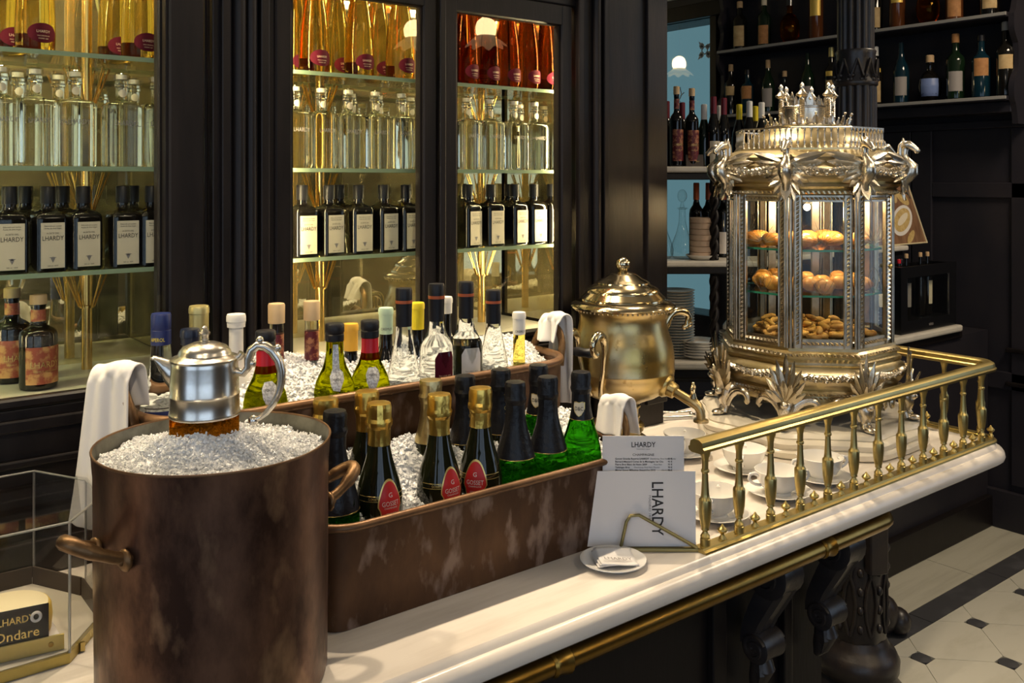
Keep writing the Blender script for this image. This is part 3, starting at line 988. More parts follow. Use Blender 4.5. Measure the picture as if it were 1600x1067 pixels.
def round_bottle(name, label, cat, loc, prof, glass, caps=(), labels=(), rz=0.0, group=None, n=28, body='glass_body'):
    """caps: (part name, profile, material[, jitter]); labels: dict(outline, mat, text=[(items, mat)], yaw, eps)"""
    t = thing(name, label, cat, loc, rz, group)
    m = MB(); m.lathe(prof, n)
    m.build(body, glass, t, 40)
    for c in caps:
        m = MB(); m.lathe(c[1], n, jit=c[3] if len(c) > 3 else 0)
        m.build(c[0], c[2], t, 40 if not (len(c) > 3 and c[3]) else 20)
    for L in labels:
        yaw = L.get('yaw', 0.0)
        P = L.get('prof', prof)
        lo = wrap_label(L['outline'], P, L.get('eps', .0006), yaw).build(L.get('name', 'label'), L['mat'], t, 60, fix=False)
        for items, im in L.get('text', ()):
            wrap_text(items, P, L.get('eps', .0006) + .0004, yaw).build('lettering', im, lo, 0, fix=False)
        if 'border' in L:
            o2 = L['border']
            wrap_label(o2[0], P, L.get('eps', .0006) - .0003, yaw).build('label_border', o2[1], lo, 60, fix=False)
    return t


# ---- flute bottles on the top cabinet shelf
FLUTE = [(.020, 0), (.0262, .002), (.0275, .008), (.0278, .03), (.0274, .055), (.0262, .08), (.0235, .105), (.0195, .13), (.0155, .158), (.0125, .19), (.0112, .225), (.0112, .245), (.0125, .247), (.0125, .262), (.010, .264)]
def flute(glass, lab):
    return round_bottle('flute_bottle', lab, 'bottle', (0, 0, 0), FLUTE, glass, caps=[('cap', [(.0128, .222), (.0128, .268), (.011, .27)], 'label_burgundy')],
        labels=[dict(outline=ell_outline(.0225, .0148, .026), mat='label_burgundy', text=[([('LHARDY', .0058, 0, .028, .9), ('VINO ESPUMOSO', .0026, 0, .0215, .9), ('MADRID 1839', .0026, 0, .0175, .9)], 'pale_ink')]),
                dict(name='back_label', outline=rect_outline(.03, .008, .030), mat='label_burgundy', yaw=PI)])

# ---- square gin bottles on the second shelf
def gin():
    t = thing('gin_bottle', 'x', 'bottle')
    w_, d_ = .0282, .0235
    m = MB()
    rr = [(w_ * .93, d_ * .93, 0), (w_ * .98, d_ * .98, .002), (w_ * .99, d_ * .99, .008), (w_, d_, .09), (w_ * .97, d_ * .97, .096), (w_ * .82, d_ * .82, .1005), (w_ * .5, d_ * .55, .1025)]
    rings = [sq_ring(a, b, z, 7.0) for a, b, z in rr]
    for r, z in ((.0095, .105), (.0085, .108), (.0088, .126), (.0105, .127), (.0105, .131), (.0095, .132), (.0092, .136)):
        rings.append([(r * math.cos(2 * PI * (i + .5) / 24), r * math.sin(2 * PI * (i + .5) / 24), z) for i in range(24)])
    m.loft(rings)
    m.build('glass_body', 'gin_glass', t, 35)
    MB().lathe([(.0092, .1365), (.0112, .1368), (.0112, .1465), (.0100, .148)], 20).build('stopper', 'clear_bottle', t)
    MB().lathe([(.0085, .1385), (.0085, .1455)], 16).build('cork', 'label_cream', t)
    lo = wrap_label(ell_outline(.0062, .0062, .116), [(.0088, .10), (.0088, .13)], .0004).build('neck_seal', 'label_cream', t, 60, fix=False)
    lo2 = wrap_text([('LHARDY', .0105, .001, .068, .8)], None, .0006, flat=-d_).build('lettering', 'ink_grey', t, 0, fix=False)
    return t

# ---- small dark oil bottles on the third shelf
def oil():
    t = thing('oil_bottle', 'x', 'bottle')
    w_ = .0232
    m = MB()
    rings = [sq_ring(w_ * k, w_ * k, z, 6.0) for k, z in ((.94, 0), (1, .002), (1, .078), (.97, .083), (.80, .088), (.5, .091))]
    for r, z in ((.0100, .0935), (.0090, .098), (.0088, .108), (.0095, .1085)):
        rings.append([(r * math.cos(2 * PI * (i + .5) / 24), r * math.sin(2 * PI * (i + .5) / 24), z) for i in range(24)])
    m.loft(rings)
    m.build('glass_body', 'dark_glass', t, 35)
    MB().lathe([(.0105, .1015), (.0105, .1265), (.0095, .128)], 20).build('cap', 'black_cap', t)
    lo = wrap_label(rect_outline(.0335, .0055, .0735), None, .0006, flat=-w_).build('label', 'label_cream', t, 0, fix=False)
    wrap_text([('LHARDY', .0098, 0, .050, .8), ('Elaborado por aceites', .0030, 0, .0685, .9), ('Aceite de oliva virgen', .0030, 0, .065, .9), ('ACEITE DEL', .0034, 0, .0575, 1), ('500 ml  1839', .0028, 0, .009, 1)], None, .0011, flat=-w_).build('lettering', 'ink', lo, 0, fix=False)
    em = MB()
    em.add([(-.003, -w_ - .0011, .020), (0, -w_ - .0011, .0135), (.003, -w_ - .0011, .020), (0, -w_ - .0011, .0215)], [(0, 1, 2, 3)])
    em.add([(-.0055, -w_ - .0011, .0215), (0, -w_ - .0011, .0195), (.0055, -w_ - .0011, .0215), (0, -w_ - .0011, .0225)], [(0, 1, 2, 3)])
    em.build('emblem', 'ink_grey', lo, 0, fix=False)
    return t

_used = set()
def place(proto, key, loc, rz, label, group):
    if key not in _used:
        _used.add(key)
        proto.location = loc; proto.rotation_euler = (0, 0, rz)
        tag(proto, label, None, group)
        return proto
    return dup(proto, loc, rz, label, group)

BAY = ('left', 'middle', 'right')
amber = flute('amber_glass', 'x')
rose = flute('rose_glass', 'x')
gin_p, oil_p = gin(), oil()
yf_, yb_ = 1.530, 1.597
for bay, pr, key, fr, bk in ((0, amber, 'amber', (55, 218), (12, 181)), (1, amber, 'amber', (491, 561, 625), (461, 524, 590)), (2, rose, 'rose', (727, 760, 793, 824, 855), (742, 870))):
    col = 'amber' if key == 'amber' else 'dark rose'
    for row, xs, y in (('front', fr, yf_), ('back', bk, yb_)):
        for k, px in enumerate(xs):
            place(pr, key, (XY(px, y), y, ZS[0]), random.uniform(-.1, .1) + .15, f'{ORD[k]} tall {col} bottle from left, {row} row, top shelf, {BAY[bay]} bay', 'tall amber and rose bottles on the top shelf')
for bay, fr, bk in ((0, (1, 55, 117, 190, 245), (28, 91, 209, 258, 323)), (1, (461, 502, 544, 586, 627, 664), (549, 591, 641)), (2, (729, 764, 802, 835, 866), (812, 842))):
    for row, xs, y in (('front', fr, 1.527), ('back', bk, 1.590)):
        for k, px in enumerate(xs):
            place(gin_p, 'gin', (XY(px, y), y, ZS[1]), random.uniform(-.08, .12), f'{ORD[k]} square clear glass bottle from left, {row} row, second shelf, {BAY[bay]} bay', 'square clear bottles on the second shelf')
for bay, fr, bk in ((0, (15, 75, 130, 192, 237), (40, 98, 207, 254, 322)), (1, (472, 514, 560, 599, 634, 660), (530,)), (2, (731, 767, 804, 834, 862), (795, 870))):
    for row, xs, y in (('front', fr, 1.527), ('back', bk, 1.590)):
        for k, px in enumerate(xs):
            place(oil_p, 'oil', (XY(px, y), y, ZS[2]), random.uniform(-.10, .14) + .06, f'{ORD[k]} small dark oil bottle from left, {row} row, third shelf, {BAY[bay]} bay', 'small dark oil bottles on the third shelf')

# ---- tall dark bottles with paisley labels and wooden stoppers
TALL = [(.020, 0), (.0268, .003), (.0275, .010), (.0275, .100), (.0262, .108), (.021, .1135), (.0125, .1195), (.0105, .126), (.0100, .152), (.0108, .153), (.0108, .160)]
def tall_red(name, label, loc, H, glass, lab, rz=0., sub='gold_ink', group=None, R=.0265):
    s_ = H / .178
    q_ = R / .0275
    P = [(r * q_, z * s_) for r, z in TALL]
    return round_bottle(name, label, 'bottle', loc, P, glass,
        caps=[('stopper', [(.0125 * q_, .160 * s_), (.0125 * q_, .176 * s_), (.0118 * q_, .178 * s_)], 'wood_cap'), ('neck_band', [(.0110 * q_, .128 * s_), (.0108 * q_, .150 * s_)], lab)],
        labels=[dict(outline=rect_outline(.060 * q_, .012 * s_, .082 * s_), mat=lab, text=[([('LHARDY', .0135 * q_, 0, .048 * s_, .9), ('VERMUT ARTESANO', .004 * q_, 0, .036 * s_, 1)], sub)])], rz=rz, group=group)
g_ = 'paisley label bottles with wooden stoppers'
z0 = 1.2465
for px, yy, ly, lb in ((60, 1.525, 460, 'dark red bottle with orange paisley label, front one on left cabinet floor'), (19, 1.60, 450, 'dark bottle with orange paisley label behind the front one on left cabinet floor')):
    X = XY(px, yy)
    tall_red('vermouth_bottle', lb, (X, yy, z0), zz(ly, X, yy) - z0, 'dark_glass', 'label_paisley', .2, group=g_)

# ================================================================== ICE, COPPER POT, TROUGHS
def noise2(x, y, s=1.0):
    return (math.sin(x * 91 * s + 1.3) * math.sin(y * 83 * s + .7) + math.sin(x * 47 * s + y * 61 * s) * .8 + math.sin(x * 173 * s - y * 151 * s + 2) * .5) / 2.3


def ice(name, label, inside, hfn, x0, x1, y0, y1, n, floor_z, size=(.0022, .0048), step=.006):
    m = MB()
    nx, ny = int((x1 - x0) / step) + 1, int((y1 - y0) / step) + 1
    idx = {}
    vs, fs = [], []
    for j in range(ny + 1):
        for i in range(nx + 1):
            x, y = x0 + (x1 - x0) * i / nx, y0 + (y1 - y0) * j / ny
            if inside(x, y):
                idx[(i, j)] = len(vs)
                vs.append((x, y, hfn(x, y) + random.uniform(-.0018, .0018)))
    for j in range(ny):
        for i in range(nx):
            q = [(i, j), (i + 1, j), (i + 1, j + 1), (i, j + 1)]
            if all(k in idx for k in q):
                fs.append(tuple(idx[k] for k in q))
    m.add(vs, fs)
    for k in range(n):
        for _ in range(50):
            x, y = random.uniform(x0, x1), random.uniform(y0, y1)
            if inside(x, y):
                break
        z = hfn(x, y) + random.uniform(-.001, .003)
        s = random.uniform(*size)
        ax = Matrix.Rotation(random.uniform(0, 6.28), 4, Vector((random.uniform(-1, 1), random.uniform(-1, 1), random.uniform(-1, 1))))
        M_ = Matrix.Translation((x, y, z)) @ ax
        a, b, c = s * random.uniform(.6, 1.3), s * random.uniform(.6, 1.2), s * random.uniform(.6, 1.2)
        m.add([(a, 0, 0), (-a, 0, .2 * c), (0, b, 0), (.2 * a, -b, 0), (0, .2 * b, c), (0, 0, -c)], [(0, 2, 4), (2, 1, 4), (1, 3, 4), (3, 0, 4), (2, 0, 5), (1, 2, 5), (3, 1, 5), (0, 3, 5)], M_)
    o = m.build(name, 'ice', None, 0, fix=False)
    tag(o, label, 'ice', kind='stuff')
    return o


PX, PY, PR, PZ = 0.375, 1.0146, 0.125, 1.267
PS = 1.03
pot = thing('copper_pot', 'large worn copper pot filled with crushed ice at the left foreground', 'pot', (PX, PY, 1.0))
H_ = PZ - 1.0
def wav(a, z):
    t = max(0, z / H_)
    return 1 + .006 * t * math.sin(3 * a + .5) + .004 * math.sin(5 * a + 2) * t + .012 * t ** 6 * math.exp(-((math.cos(a - .1) - 1) ** 2) * 60)
outer = [(r_ * PS, z_) for r_, z_ in [(.112, .001), (.1185, .004), (.1200, .012), (.1205, .06), (.1215, .14), (.1215, .20), (.1218, .24), (.1235, H_ - .006), (.1240, H_)]]
inner = [(r_ * PS, z_) for r_, z_ in [(.1222, H_ + .0003), (.1195, H_ - .014), (.1185, .20), (.118, .10), (.116, .02)]]
m = MB(); m.lathe(outer, 64, mod=wav, cap=False); m.lathe([(.112 * PS, .001), (.0, .001)], 64, cap=False)
m.build('body', 'copper', pot, 50)
m = MB(); m.lathe(inner, 64, mod=wav, cap=False); m.lathe([(.116 * PS, .02), (0, .02)], 64, cap=False)
m.build('tin_lining', 'tin', pot, 50, fix=False)
m = MB()
m.tube([(.1232 * PS * wav(a, H_) * math.cos(a), .1232 * PS * wav(a, H_) * math.sin(a), H_ + .0005) for a in [2 * PI * k / 64 for k in range(64)]], .0014, 6, closed=True)
m.build('rim', 'rim_copper', pot, 60)
# looped handles
def loop_handle(ang, parent, R, z, out=.045, half=.027, r=.0062, mat_='handle_copper', zup=.016):
    M_ = Matrix.Rotation(ang, 4, 'Z')
    p = []
    for k in range(15):
        u = -1 + 2 * k / 14
        s_ = math.sin(PI * (u + 1) / 2)
        y = half * u * (1 + .25 * s_) if abs(u) < 1 else half * u
        p.append((R - .004 + out * s_ ** .75, y, z + zup * s_))
    h_ = MB(); h_.tube(p, [r * (1.25 if abs(k - 7) < 5 else 1.0) for k in range(15)], 10, M=M_)
    ho = h_.build('handle', mat_, parent, 60)
    for s_ in (-1, 1):
        rv = MB(); rv.ball((R + .002, half * s_, z), .0115, 12, 6, sx=.45, M=M_); rv.ball((R + .0065, half * s_, z), .0045, 8, 5, M=M_)
        rv.build('rivet', 'handle_copper', ho, 60)
loop_handle(math.radians(197), pot, .1245, .182, out=.052, half=.026, zup=.026)
loop_handle(math.radians(-2), pot, .1245, .180, out=.050, half=.026, zup=.026)

JX, JY = RD((320 - 800) / FPX * 1.03, 1.03)
def pot_h(x, y):
    r = math.hypot(x - PX, y - PY)
    rj = math.hypot(x - (JX - .004), y - (JY - .006))
    z = PZ - .016 + .010 * math.exp(-(r / .07) ** 2) + .030 * math.exp(-(rj / .052) ** 2)
    return z + .0035 * noise2(x, y)
ice('crushed_ice', 'heap of crushed ice in the copper pot around the silver jug', lambda x, y: math.hypot(x - PX, y - PY) < .1195, pot_h, PX - .121, PX + .121, PY - .121, PY + .121, 7500, 1.02, (.0012, .0030), .0035)

# silver jug standing in the ice
jug = thing('silver_jug', 'silver lidded claret jug with scroll handle and amber glass base standing in ice', 'jug', (JX, JY, 1.190), math.radians(-38))
jug.scale = (1.03,) * 3
def jz(z): return z if z < .126 else .126 + (z - .126) * .75
q = 1 / 1434.0 * 1.0
m = MB(); m.lathe([(.030, .0), (.034, .004), (.0365, .04), (.0365, .085), (.0362, .104)], 40, mod=lambda a, z: 1 + .012 * math.cos(12 * a) * (1 if z > .01 else 0))
m.build('glass_base', 'whisky', jug, 50)
m = MB(); m.lathe([(.0370, .103), (.0376, .105), (.0372, .107), (.0366, .109), (.0366, .124), (.0372, .126), (.0362, .128), (.0358, jz(.150)), (.0350, jz(.168)), (.0352, jz(.1745)), (.0340, jz(.177))], 48)
m.build('silver_body', 'jug_silver', jug, 40)
m = MB(); m.lathe([(r_, jz(z_)) for r_, z_ in [(.0362, .1745), (.0366, .1775), (.0345, .1795), (.0290, .182), (.0275, .1845), (.0270, .188), (.0230, .1945), (.014, .1995), (.005, .2015), (.0035, .204)]], 40)
lid = m.build('lid', 'jug_silver', jug, 40)
m = MB(); m.lathe([(r_, jz(z_)) for r_, z_ in [(.003, .203), (.0048, .206), (.0035, .208), (.0055, .2115), (.006, .2145), (.004, .2175), (.003, .2195), (.0036, .2215), (.001, .2245)]], 14); m.build('finial', 'jug_silver', lid, 40)
# spout towards local -X, handle towards +X
m = MB()
rings = []
for k, (x, z, w_, hh) in enumerate(((-.030, .158, .012, .030), (-.037, .162, .0105, .024), (-.044, .168, .0085, .015), (-.050, .1735, .0065, .008), (-.0545, .1765, .0055, .0035))):
    rings.append([(x + .25 * hh * math.sin(a), w_ * math.cos(a), z - .012 + .5 * hh * math.sin(a)) for a in [2 * PI * i / 12 for i in range(12)]])
m.loft(rings)
m.tube([(-.050, .004, .159), (-.046, .004, .148), (-.040, .003, .139), (-.036, 0, .130)], [.003, .0045, .004, .002], 8)
m.ball((-.0545, 0, .1645), .005, 8, 5, sz=.5)
m.build('spout', 'jug_silver', jug, 50)
m = MB()
hp_ = [(.034, .150), (.042, .148), (.047, .154), (.0475, .164), (.051, .173), (.058, .1785), (.066, .1775), (.074, .172), (.0805, .162), (.0835, .150), (.083, .137), (.080, .125), (.0745, .114), (.067, .105), (.060, .0995), (.054, .0975)]
m.tube([(a, 0, b) for a, b in hp_], [.0055, .0052, .005, .0058, .0062, .006, .0062, .0066, .006, .0054, .005, .0046, .0042, .0038, .0034, .004], 12, flat=.85)
for s_ in (-1, 1):
    m.tube([(a + .0018, s_ * .0032, b + .001) for a, b in hp_[4:15]], .0022, 6)
m.ball((.053, 0, .0965), .0058, 10, 6); m.ball((.0515, 0, .1585), .0046, 8, 6); m.ball((.060, 0, .1840), .0045, 8, 6); m.ball((.0795, 0, .1755), .0042, 8, 6)
m.build('handle', 'jug_silver', jug, 60)
m = MB(); m.tube([(.033, 0, .164), (.038, 0, .166), (.041, 0, .170)], [.004, .004, .0045], 8); m.build('thumbpiece', 'jug_silver', lid, 50)

# ---- troughs
def rr_outline(x0, x1, y0, y1, r, n=8):
    o = []
    for cx, cy_, a0 in ((x1 - r, y0 + r, -PI / 2), (x1 - r, y1 - r, 0), (x0 + r, y1 - r, PI / 2), (x0 + r, y0 + r, PI)):
        for k in range(n + 1):
            a = a0 + PI / 2 * k / n
            o.append((cx + r * math.cos(a), cy_ + r * math.sin(a)))
    return o
def trough(name, label, x0, x1, y0, y1, z1, floor_z, rl_, rim_r, flare=.008, rb=.03):
    t = thing(name, label, 'trough')
    A = rr_outline(x0 + flare, x1 - flare, y0 + flare, y1 - flare * .3, rb)
    B = rr_outline(x0, x1, y0, y1, rl_)
    def mid(t_): return [(lerp(a[0], b[0], t_), lerp(a[1], b[1], t_)) for a, b in zip(A, B)]
    def inn(P, d):
        cx = (x0 + x1) / 2; cy_ = (y0 + y1) / 2
        return [(x + math.copysign(d, cx - x), y + math.copysign(d, cy_ - y)) for x, y in P]
    m = MB()
    rings = [[(x, y, lerp(1.0005, z1, t_)) for x, y in mid(t_)] for t_ in (0, .25, .5, .75, 1)]
    rings += [[(x, y, lerp(1.0005, z1, t_)) for x, y in inn(mid(t_), .004)] for t_ in (1, .6)]
    rings += [[(x, y, floor_z) for x, y in inn(mid(max(0, (floor_z - 1) / (z1 - 1))), .004)]]
    m.loft(rings)
    m.build('basin', 'trough_copper', t, 40)
    MB().tube([(x, y, z1) for x, y in inn(B, -.001)], rim_r, 10, closed=True).build('rim', 'rim_copper', t, 60)
    return t
TF = trough('front_trough', 'low worn copper trough of ice holding champagne bottles on the counter front', 0.508, 1.075, 1.012, 1.206, 1.129, 1.004, .05, .0055)
TB = trough('back_trough', 'tall copper trough of ice behind the champagne trough, holding mixed bottles', 0.372, 1.112, 1.214, 1.420, 1.238, 1.10, .085, .007, flare=.01, rb=.06)
ice('crushed_ice', 'crushed ice around the champagne bottles in the low front trough', lambda x, y: math.hypot(x - min(max(x, .560), 1.022), y - min(max(y, 1.064), 1.154)) < .046, lambda x, y: lerp(1.084, 1.166, min(1, max(0, (y - 1.035) / .15))) + .005 * noise2(x, y, .6), .520, 1.062, 1.020, 1.198, 6500, 1.01, (.002, .0045), .006)
def bt_in(x, y):
    cx = min(max(x, .372 + .085), 1.112 - .085); cy_ = min(max(y, 1.214 + .085), 1.420 - .085)
    return math.hypot(x - cx, y - cy_) < .078
def bt_h(x, y):
    hump = .030 * math.exp(-((x - .585) / .07) ** 2 - ((y - 1.345) / .07) ** 2) + .022 * math.exp(-((x - .93) / .05) ** 2 - ((y - 1.33) / .05) ** 2)
    return lerp(1.190, 1.262, min(1, max(0, (y - 1.225) / .15))) + hump + .006 * noise2(x, y, .5) - .05 * max(0, min(1, (.475 - x) / .06))
ice('crushed_ice', 'crushed ice heaped around the mixed bottles in the tall back trough', bt_in, bt_h, .372, 1.112, 1.214, 1.420, 8500, 1.1, (.002, .0045), .006)

def ring_handle(t, x, y, z, half, hh, r, sgn):
    p = [(x + sgn * .012 * math.sin(PI * k / 14), y - half * math.cos(PI * k / 14), z + hh * math.sin(PI * k / 14)) for k in range(15)]
    m = MB(); m.tube([(x - sgn * .002, y - half, z - .02)] + p + [(x - sgn * .002, y + half, z - .02)], r, 10)
    m.build('handle', 'handle_copper', t, 60)
ring_handle(TB, .362, 1.318, 1.236, .040, .050, .007, -1)
ring_handle(TB, 1.122, 1.318, 1.236, .040, .048, .007, 1)
ring_handle(TF, 1.084, 1.110, 1.128, .036, .045, .006, 1)

# towels folded over the handles
def towel(label, x, y, ztop, wid, front, back, spread_f=1.0, spread_b=1.0, yaw=0.0, th=.012, fr=.010, skew=(0, 0)):
    """cloth over a bar running along local Y; hangs to -X by front metres and to +X by back metres"""
    t = thing('white_towel', label, 'towel', (x, y, ztop), yaw, 'white towels over the trough handles')
    L = front + back + PI * th
    def fn(u, v):
        s_ = v * L
        if s_ < front:
            k = (front - s_) / front
            X, Z = -th - .012 * k ** 1.3, -(front - s_)
            sp = lerp(1, spread_f, k); sk = skew[0] * k
        elif s_ < front + PI * th:
            a = (s_ - front) / th
            X, Z = -th * math.cos(a), th * math.sin(a)
            sp, k, sk = 1, 0, 0
        else:
            k = (s_ - front - PI * th) / back
            X, Z = th + .008 * k, -(s_ - front - PI * th)
            sp = lerp(1, spread_b, k); sk = skew[1] * k
        Y = (u - .5) * wid * sp + sk
        f = fr * math.sin(u * 9.0 + k * 1.5 + 1) * (0.25 + .75 * k) + .4 * fr * math.sin(u * 19 + 2 + k * 3)
        return (X + f * (-1 if s_ < front else 1) * .6, Y, Z + .004 * math.sin(u * 5) * (1 - k))
    m = MB(); m.grid(fn, 28, 48)
    c = m.build('cloth', 'cloth', t, 80, fix=False, solid=.003)
    c.modifiers.new('sub', 'SUBSURF').render_levels = 1
    return t
towel('white towel hanging over the left handle of the tall trough beside the copper pot', .350, 1.312, 1.294, .066, .200, .045, 1.5, 1.0, yaw=.62, th=.016, fr=.009, skew=(.012, 0))
towel('white towel with hanging tail on the right handle of the tall trough', 1.136, 1.312, 1.292, .058, .035, .155, 1.0, 1.15, th=.015, fr=.014, skew=(0, .012))
towel('short white towel folded over the handle end of the champagne trough', 1.098, 1.108, 1.182, .060, .048, .050, 1.1, 1.1, th=.013, fr=.006)

# ================================================================== CHAMPAGNE BOTTLES
CH = [(.022, 0), (.0305, .003), (.0322, .010), (.0324, .100), (.0322, .118), (.0308, .132), (.0275, .147), (.0225, .163), (.0180, .178), (.0150, .193), (.0138, .206), (.0136, .236), (.0150, .238), (.0150, .2455), (.0125, .247)]
FOIL = [(.0146, .196), (.0140, .206), (.0146, .218), (.0168, .2225), (.0172, .2275), (.0158, .232), (.0163, .246), (.0150, .2515), (.010, .2525), (.0, .2520)]
FOIL = [(r + (.0009 if r > .005 else 0), z) for r, z in FOIL]
BFOIL = [(.0235, .163), (.0190, .178), (.0160, .193), (.0148, .206), (.0145, .218), (.0160, .222), (.0168, .226), (.0155, .231), (.0160, .246), (.0145, .2510), (.008, .2520), (.0, .2515)]
def gosset_outline(s_=1.0, zc=.120):
    o = []
    for k in range(36):
        a = 2 * PI * k / 36
        r = 1 + .10 * math.cos(2 * a) * -1 + .05 * math.cos(4 * a)
        x, z = .0176 * math.cos(a) * r, .0280 * math.sin(a) * r
        if z < 0: x *= .86
        o.append((x * s_, zc + z * s_))
    return o
def gosset(label, X, Y, yaw, foil='gold_foil'):
    return round_bottle('champagne_bottle', label, 'bottle', (X, Y, 1.0045), CH, 'champagne_glass', caps=[('foil', FOIL, foil, .0007)],
        labels=[dict(outline=gosset_outline(), mat='label_red', yaw=yaw, eps=.0008, border=(gosset_outline(1.09), 'gold_ink'),
                     text=[([('GOSSET', .0088, 0, .1235, .82), ('CHAMPAGNE', .0032, 0, .1180, 1.0), ('GRANDE', .0036, 0, .1105, 1.0), ('RESERVE', .0036, 0, .1065, 1.0), ('G', .0085, 0, .1345, 1.0)], 'label_white')]),
                dict(name='neck_line', outline=rect_outline(.085, .1335, .1341), mat='gold_ink', yaw=yaw - .1), dict(name='neck_line', outline=rect_outline(.085, .1270, .1276), mat='gold_ink', yaw=yaw - .1),
                dict(name='neck_text', outline=rect_outline(.0001, .130, .1301), mat='gold_ink', yaw=yaw - .75, text=[([('GOSSET', .0048, 0, .1305, .85)], 'gold_ink')])], group='champagne bottles in the front trough')
def foiled(label, X, Y, foil, prof=FOIL):
    return round_bottle('champagne_bottle', label, 'bottle', (X, Y, 1.0045), CH, 'champagne_glass', caps=[('foil', prof, foil, .0007)], group='champagne bottles in the front trough')
LONGPALE = [(.0250, .160), (.0202, .176), (.0172, .192)] + FOIL[1:]
gosset('gold-foiled GOSSET bottle with red label nearest the copper pot', .630, 1.092, -.02)
gosset('gold-foiled GOSSET bottle with red label turned away, middle of the front trough', .7227, 1.0843, .05)
gosset('gold-foiled GOSSET bottle with red label facing forward beside the green bottles', .7913, 1.0795, -.88)
foiled('gold-foiled bottle behind the black-foiled one beside the copper pot rim', .5848, 1.1598, 'gold_foil')
foiled('gold-foiled bottle at the back, directly behind the first GOSSET bottle', .6517, 1.1644, 'gold_foil')
foiled('pale crinkled foil champagne bottle at the back of the front trough', .7636, 1.1690, 'pale_foil', LONGPALE)

def black_foiled(label, X, Y, yaw, glass='green_glass', shield=False, zl=None, letters=None, body_skirt=True):
    prof = BFOIL if not body_skirt else [(.0312, .1315), (.0285, .145)] + BFOIL
    if zl: prof = [(interp(CH, zl) + .0008, zl)] + [(r, z) for r, z in prof if z > zl + .004]
    labs = []
    if shield:
        so = [(.0085 * a, .196 + .010 * b) for a, b in ((-1, .9), (-.5, 1.0), (0, .85), (.5, 1.0), (1, .9), (1, 0), (.8, -.5), (.4, -.85), (0, -1.05), (-.4, -.85), (-.8, -.5), (-1, 0))]
        labs.append(dict(name='shield', outline=so, mat='label_cream', yaw=yaw, eps=.0016, text=[([('D&C', .0085, 0, .196, .8)], 'ink')], border=([(x * 1.12, .196 + (z - .196) * 1.12) for x, z in so], 'gold_ink')))
    if zl:
        labs.append(dict(name='gold_line', outline=rect_outline(.16, zl + .0002, zl + .0012), mat='gold_ink', yaw=yaw, eps=.0013))
    if letters:
        labs.append(dict(name='neck_text', outline=rect_outline(.0001, .190, .1901), mat='gold_ink', yaw=yaw, eps=.0012, text=[([(ch, .0085, 0, .224 - .0105 * k, 1.0, 1) for k, ch in enumerate(letters)], 'gold_ink')]))
    return round_bottle('champagne_bottle', label, 'bottle', (X, Y, 1.0045), CH, glass, caps=[('foil', prof, 'black_foil', .0005)], labels=labs, group='champagne bottles in the front trough')
black_foiled('black-foiled green bottle beside the copper pot handle', .5640, 1.0930, -.5, zl=.122)
black_foiled('black-foiled bottle with gold neck lettering behind the third GOSSET bottle', .8239, 1.1640, -.1, 'champagne_glass', zl=.150, letters='*T*OM')
black_foiled('black-foiled bottle at the back with gold line, between the green bottles', .8960, 1.1670, -.15, 'champagne_glass', zl=.152, letters='*T*OM')
black_foiled('black-foiled bright green bottle in front, next to the third GOSSET bottle', .8577, 1.0810, -.7, zl=.140)
black_foiled('black-foiled bright green bottle in front, second from the trough right end', .9194, 1.0780, -.7, zl=.140)
black_foiled('black-foiled green bottle with crest on its neck at the back of the front trough', .9664, 1.1570, -.95, shield=True, zl=.172)
black_foiled('black-foiled green bottle with crest on its neck at the trough right end', .9840, 1.0730, -.95, shield=True, zl=.178)

# ================================================================== BOTTLES IN THE BACK TROUGH
BZ = 1.1005
gb = 'mixed bottles in the back trough'
def back_pos(px, Y, top):
    X = XY(px, Y)
    return X, zz(top, X, Y) - BZ
BORD = [(.018, 0), (.0245, .003), (.0255, .010), (.0255, .150), (.0235, .168), (.0165, .184), (.0115, .198), (.0105, .212), (.0105, .268)]
def capsule(H, drop, r0=.0118, r1=.0124):
    return [(r0, H - drop), (r1 - .0002, H - .012), (r1 + .0006, H - .0115), (r1 + .0006, H - .004), (r1 - .0006, H - .0005), (0, H)]
def simple(px, Y, top, label, capm, drop, glass='dark_glass', text=None, capname='capsule', rs=1.0, liquid=None, r=.0118):
    X, H = back_pos(px, Y, top)
    P = [(a * rs, z * H / .272) for a, z in BORD]
    labs = []
    cp = capsule(H, drop, r, r + .0006)
    if text:
        labs.append(dict(name='capsule_print', outline=rect_outline(.0001, H - drop + .01, H - drop + .0101), mat=capm, prof=cp, yaw=-.45, text=[([(text, .0062, 0, H - drop + .009, .85)], 'ink')]))
    return round_bottle('wine_bottle', label, 'bottle', (X, Y, BZ), P, glass, caps=[(capname, cp, capm)], labels=labs, group=gb)
simple(297, 1.300, 513, 'bottle with plain navy cap just behind the silver jug lid', 'navy_cap', .022, 'clear_bottle', capname='cap', r=.0125)
simple(311, 1.372, 477, 'bottle with tall ridged pale gold screw cap behind the silver jug', 'gold_cap', .055, 'bottle_green', capname='screw_cap', r=.0138)
simple(369, 1.345, 490, 'clear bottle with white screw cap left of the jug handle', 'white_cap', .020, 'white_cap', capname='screw_cap', r=.0132)
simple(548, 1.370, 505, 'dark bottle with amber yellow capsule between the two port bottles', 'amber_cap', .045)
simple(603, 1.370, 480, 'dark bottle with mint green OREMUS capsule', 'mint_cap', .045, text='OREMUS')
simple(652, 1.370, 472, 'dark bottle with bright lemon yellow capsule', 'yellow_cap', .047)
simple(696, 1.372, 463, 'dark bottle with cream capsule half hidden behind black capsules', 'white_cap', .030)
